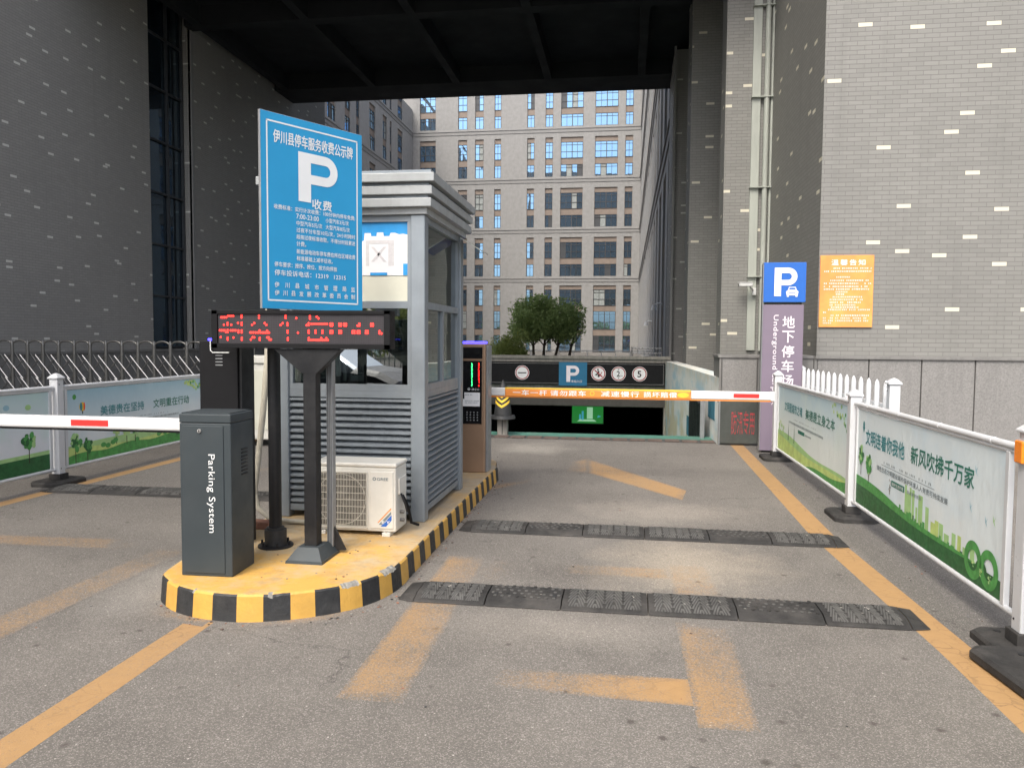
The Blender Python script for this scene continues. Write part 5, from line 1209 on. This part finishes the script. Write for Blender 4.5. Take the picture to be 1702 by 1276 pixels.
# ------------------------------------------------------------------ speed humps
def prof(y):
    a = abs(y); return .036 if a < .10 else (.036 - (a - .10) / .085 * .027 if a < .185 else .009)
def hump_segment(parent, x0, x1, kind, seed, endl=False, endr=False):
    r = random.Random(seed); mb = MB(); g = .004
    ys = [-.19, -.185, -.14, -.09, 0, .09, .14, .185, .19]
    zs = [0] + [prof(y) for y in ys[1:-1]] + [0]
    xs = [x0 + g, x1 - g]
    mb.add([(xs[0], y, z) for y, z in zip(ys, zs)] + [(xs[1], y, z) for y, z in zip(ys, zs)], [(i, 9 + i, 9 + i + 1, i + 1) for i in range(8)] + [tuple(range(8, -1, -1))[::-1], tuple(range(9, 18))[::-1]], 'rubber')
    def ridge(p, q, w_, m, hh=.0035):
        n = 6; d = Vector((q[0] - p[0], q[1] - p[1], 0)).normalized(); nx, ny = -d.y * w_, d.x * w_; prev = None
        for i in range(n + 1):
            t = i / n; x, y = p[0] + (q[0] - p[0]) * t, p[1] + (q[1] - p[1]) * t; z = prof(y) + hh
            cur = [(x + nx, y + ny, z), (x - nx, y - ny, z), (x + nx * 1.5, y + ny * 1.5, z - hh - .001), (x - nx * 1.5, y - ny * 1.5, z - hh - .001)]
            if prev: mb.add(prev + cur, [(0, 1, 5, 4), (2, 0, 4, 6), (1, 3, 7, 5)], m)
            prev = cur
    L = x1 - x0
    if kind == 'V':
        nz_ = 4; hw = (L - .07) / nz_ / 2
        for g_ in range(nz_):
            c = x0 + .035 + hw * (2 * g_ + 1)
            for k in range(8):
                s0 = -.30 + k * .058
                for sg in (-1, 1):
                    pts = []
                    for t_ in (0, 1):
                        x, y = (c + sg * (hw - .004), s0) if t_ == 0 else (c + sg * .003, s0 + .17); pts.append([x, y])
                    (xa, ya), (xb, yb) = pts; lo, hi = -.165, .165
                    if yb < lo or ya > hi: continue
                    if ya < lo: f_ = (lo - ya) / (yb - ya); xa, ya = xa + (xb - xa) * f_, lo
                    if yb > hi: f_ = (hi - ya) / (yb - ya); xb, yb = xa + (xb - xa) * f_, hi
                    if abs(yb - ya) > .015: ridge((xa, ya), (xb, yb), .0042, 'rubber2')
    else:
        for i in range(int(L / .045)):
            for j in range(6):
                x, y = x0 + .03 + i * .045 + (.02 if j % 2 else 0), -.15 + j * .055
                if x < x1 - .02 and abs(y) < .13: mb.cyl(x, y, prof(y) - .002, prof(y) + .0035, .011, 'rubber2' if r.random() < .8 else 'rubber', n=6, smooth=False)
    for ex in ((x0 + .06) if endl else None, (x1 - .06) if endr else None):
        if ex is None: continue
        s_ = 1 if endl else -1; z = .0415
        mb.add([(ex + s_ * .06, .13, prof(.13) + .003), (ex + s_ * .16, .13, prof(.13) + .003), (ex + s_ * .12, .0, z)], [(0, 1, 2) if s_ < 0 else (0, 2, 1)], 'dust')
    if kind == 'V' and r.random() < .7: c = x0 + L * .84; mb.add([(c - .035, .15, prof(.15) + .003), (c, -.02, .0415), (c + .035, .15, prof(.15) + .003)], [(0, 1, 2)], 'dust')
    for x in (x0 + .05, x1 - .05): mb.cyl(x, -.06, .034, .039, .014, 'kblack', n=10)
    for _ in range(3):
        x, y = r.uniform(x0 + .04, x1 - .06), r.uniform(-.1, .1); w_ = r.uniform(.006, .014); mb.add([(x, y, .0412), (x + w_, y, .0412), (x + w_, y + w_ * .6, .0412), (x, y + w_ * .5, .0412)], [(0, 1, 2, 3)], 'dust')
    mb.build('hump_segment', parent)
def hump_end(parent, x, s_):
    mb = MB(); ys = [-.19, -.185, -.09, 0, .09, .185, .19]; zs = [0, .009, .036, .036, .036, .009, 0]
    e = [(x + s_ * .10, y * .85, .004 if abs(y) < .19 else 0) for y in ys]; a = [(x, y, z) for y, z in zip(ys, zs)]
    mb.add(a + e, [(i, i + 1, 8 + i, 7 + i) if s_ < 0 else (i, 7 + i, 8 + i, i + 1) for i in range(6)] + [tuple(range(7, 14))], 'rubber'); mb.build('end_cap', parent)
def hump(y, x0, x1, label, seams, kinds, rz=0.):
    s = thing('speed_hump', label, 'speed hump', ((x0 + x1) / 2, y, .004), rz, 'black rubber speed humps'); c = (x0 + x1) / 2
    E = [q - c for q in seams]
    for i, (a, b) in enumerate(zip(E, E[1:])): hump_segment(s, a, b, kinds[i], int(y * 10) + i, i == 0, i == len(E) - 2)
    hump_end(s, E[0], -1); hump_end(s, E[-1], 1)
hump(4.69, -1.30, 1.62, 'nearest black rubber speed hump crossing the right lane by the island nose', [-1.26, -.82, -.36, .15, .66, 1.14, 1.60], 'VSVVSV')
hump(6.43, -1.30, 1.66, 'second black rubber speed hump crossing the right lane level with the booth', [-1.26, -.80, -.33, .17, .68, 1.16, 1.64], 'VSVVSV')
hump(7.28, -6.0, -2.95, 'black rubber speed hump crossing the left lane behind the cabinet', [-5.85, -5.37, -4.87, -4.37, -3.87, -3.37, -2.97], 'VSVVSV')

# ------------------------------------------------------------------ grit and dry leaves along the kerbs
def litter():
    r = random.Random(21); mb = MB()
    def bit(x, y, z, sz, m):
        a = r.random() * 6.28; n = r.choice((4, 5, 6)); pts = [(x + sz * r.uniform(.6, 1) * cos(a + 2 * pi * k / n), y + sz * r.uniform(.4, 1) * sin(a + 2 * pi * k / n)) for k in range(n)]
        mb.prism(pts, z, z + sz * r.uniform(.2, .7), m)
    for _ in range(420):
        q = r.random()
        if q < .30: x, y, z = -1.41 + abs(r.gauss(0, .05)), r.uniform(4.9, 8.6), .001
        elif q < .55: t = r.uniform(pi, 2 * pi); x, y, z = -2.13 + (.76 + abs(r.gauss(0, .05))) * cos(t), 4.75 + (.76 + abs(r.gauss(0, .04))) * sin(t), .001
        elif q < .75: x, y, z = 2.03 + r.gauss(0, .12), r.uniform(4.0, 11), .001
        elif q < .85: x, y, z = r.uniform(-2.8, -1.6), r.uniform(4.3, 5.8), ZI + .0005
        else: x, y, z = r.uniform(-3.5, 1.8), r.uniform(2.6, 11), .001
        bit(x, y, z, r.uniform(.003, .011), r.choice(['chip', 'stone2', 'kblack', 'redbrick', 'drain']))
    tag(mb.build('grit'), kind='stuff')
litter()

# far-off trees across the road behind the viewer: added as a dark band that darkens the booth glass reflection
def tree_belt():
    r = random.Random(33); mb = MB()
    for i in range(5200):
        x = r.uniform(-60, 45); hgt = 6.5 + 2.2 * sin(x * .37) + 1.3 * sin(x * .9 + 2); z = hgt * (r.random() ** .6); y = -48 + r.gauss(0, 1.6)
        a = Vector((r.gauss(0, 1), r.gauss(0, 1), r.gauss(0, 1))).normalized(); b = a.orthogonal().normalized(); p = Vector((x, y, z)); q = r.uniform(.5, 1.1)
        mb.add([tuple(p - b * q * .5), tuple(p + a * q * .6), tuple(p + b * q * .5), tuple(p - a * q * .6)], [(0, 1, 2, 3)], 'leafb')
    tag(mb.build('tree_belt'), kind='stuff')
tree_belt()

# the parked car and railing across the road that the booth glass mirrors
M['carpaint'] = mat('dark_grey_metallic_paint', (.02, .022, .025), .35, metal=.2, var=.04)
M['carglass'] = glossmat('tinted_car_glass', (.5, .55, .6), (.01, .012, .014), .03, .01)
M['lamp'] = mat('clear_headlamp', (.7, .72, .74), .1, metal=.3)
def parked_car():
    s = thing('parked_car', 'dark grey sedan seen only as a reflection in the booth window', 'car', (-6.6, -4.6, 0), radians(12))
    st = [(-2.30, .30, .55, .58, .70, .55), (-2.22, .22, .72, .92, .82, .70), (-1.75, .20, .86, 1.02, .88, .76), (-1.35, .20, .90, 1.20, .90, .66), (-.75, .20, .92, 1.42, .90, .62), (.05, .20, .92, 1.45, .90, .62), (.55, .20, .92, 1.34, .90, .64), (1.15, .20, .90, 1.0, .89, .76), (1.75, .20, .82, .92, .86, .72), (2.15, .24, .68, .76, .78, .62), (2.32, .32, .50, .54, .66, .52)]
    def ring(q): x, zb, zl, zt, wb, wt = q; return [(x, -wb * .86, zb), (x, -wb, zb + .15), (x, -wb, zl - .12), (x, -wb * .97, zl), (x, -wt, zt - .04), (x, -wt * .82, zt), (x, wt * .82, zt), (x, wt, zt - .04), (x, wb * .97, zl), (x, wb, zl - .12), (x, wb, zb + .15), (x, wb * .86, zb)]
    b = MB(); g = MB(); R = [ring(q) for q in st]
    for i in range(len(R) - 1):
        tall = (st[i][3] - st[i][2] > .25 or st[i + 1][3] - st[i + 1][2] > .25)
        for k in range(12):
            l = (k + 1) % 12; f = [R[i][k], R[i][l], R[i + 1][l], R[i + 1][k]]
            side = k in (3, 7) and tall; screen = k in (4, 5, 6) and tall and abs(st[i][3] - st[i + 1][3]) > .15
            (g if side or screen else b).add(f, [(0, 1, 2, 3)], 'carglass' if side or screen else 'carpaint', True)
    b.add(R[0], [tuple(range(12))], 'carpaint'); b.add(R[-1], [tuple(range(11, -1, -1))], 'carpaint'); body = b.build('body', s); g.build('windows', s)
    for x in (-1.42, 1.42):
        for y in (-.86, .86):
            xf = Matrix.Translation((x, y, .32)) @ Matrix.Rotation(pi / 2, 4, 'X')
            t = MB(); t.cyl(0, 0, -.10, .10, .32, 'rubber', n=28, xf=xf); w_ = t.build('wheel', s)
            t = MB(); t.cyl(0, 0, -.106, .106, .21, 'steelb', n=20, xf=xf)
            for k in range(5): t.box(-.02, .02, .04, .20, -.112, .112, 'steel', xf @ Matrix.Rotation(k * 2 * pi / 5, 4, 'Z'))
            t.build('rim', w_)
    for y in (-.55, .55): t = MB(); t.box(2.12, 2.27, y - .16, y + .16, .56, .68, 'lamp', bev=.03); t.build('headlight', s)
    t = MB(); t.box(2.26, 2.335, -.30, .30, .36, .50, 'black', bev=.01); t.build('grille', s)
    for y in (-.93, .93): t = MB(); t.box(.62, .80, y - .08, y + .08, .90, 1.02, 'carpaint', bev=.03); t.build('mirror', s)
parked_car()
def railing():
    s = thing('iron_railing', 'plain grey roadside railing seen only as a reflection in the booth window', 'railing', (-12, -9.5, 0))
    t = MB()
    for z in (.15, 1.25): t.box(0, 18, -.02, .02, z, z + .05, 'greypost')
    for k in range(120): t.box(k * .15, k * .15 + .025, -.012, .012, .2, 1.45, 'greypost')
    t.build('bars', s)
    for k in range(7): t = MB(); t.box(k * 3 - .05, k * 3 + .05, -.05, .05, 0, 1.6, 'greypost', bev=.01); t.build('post', s)
railing()
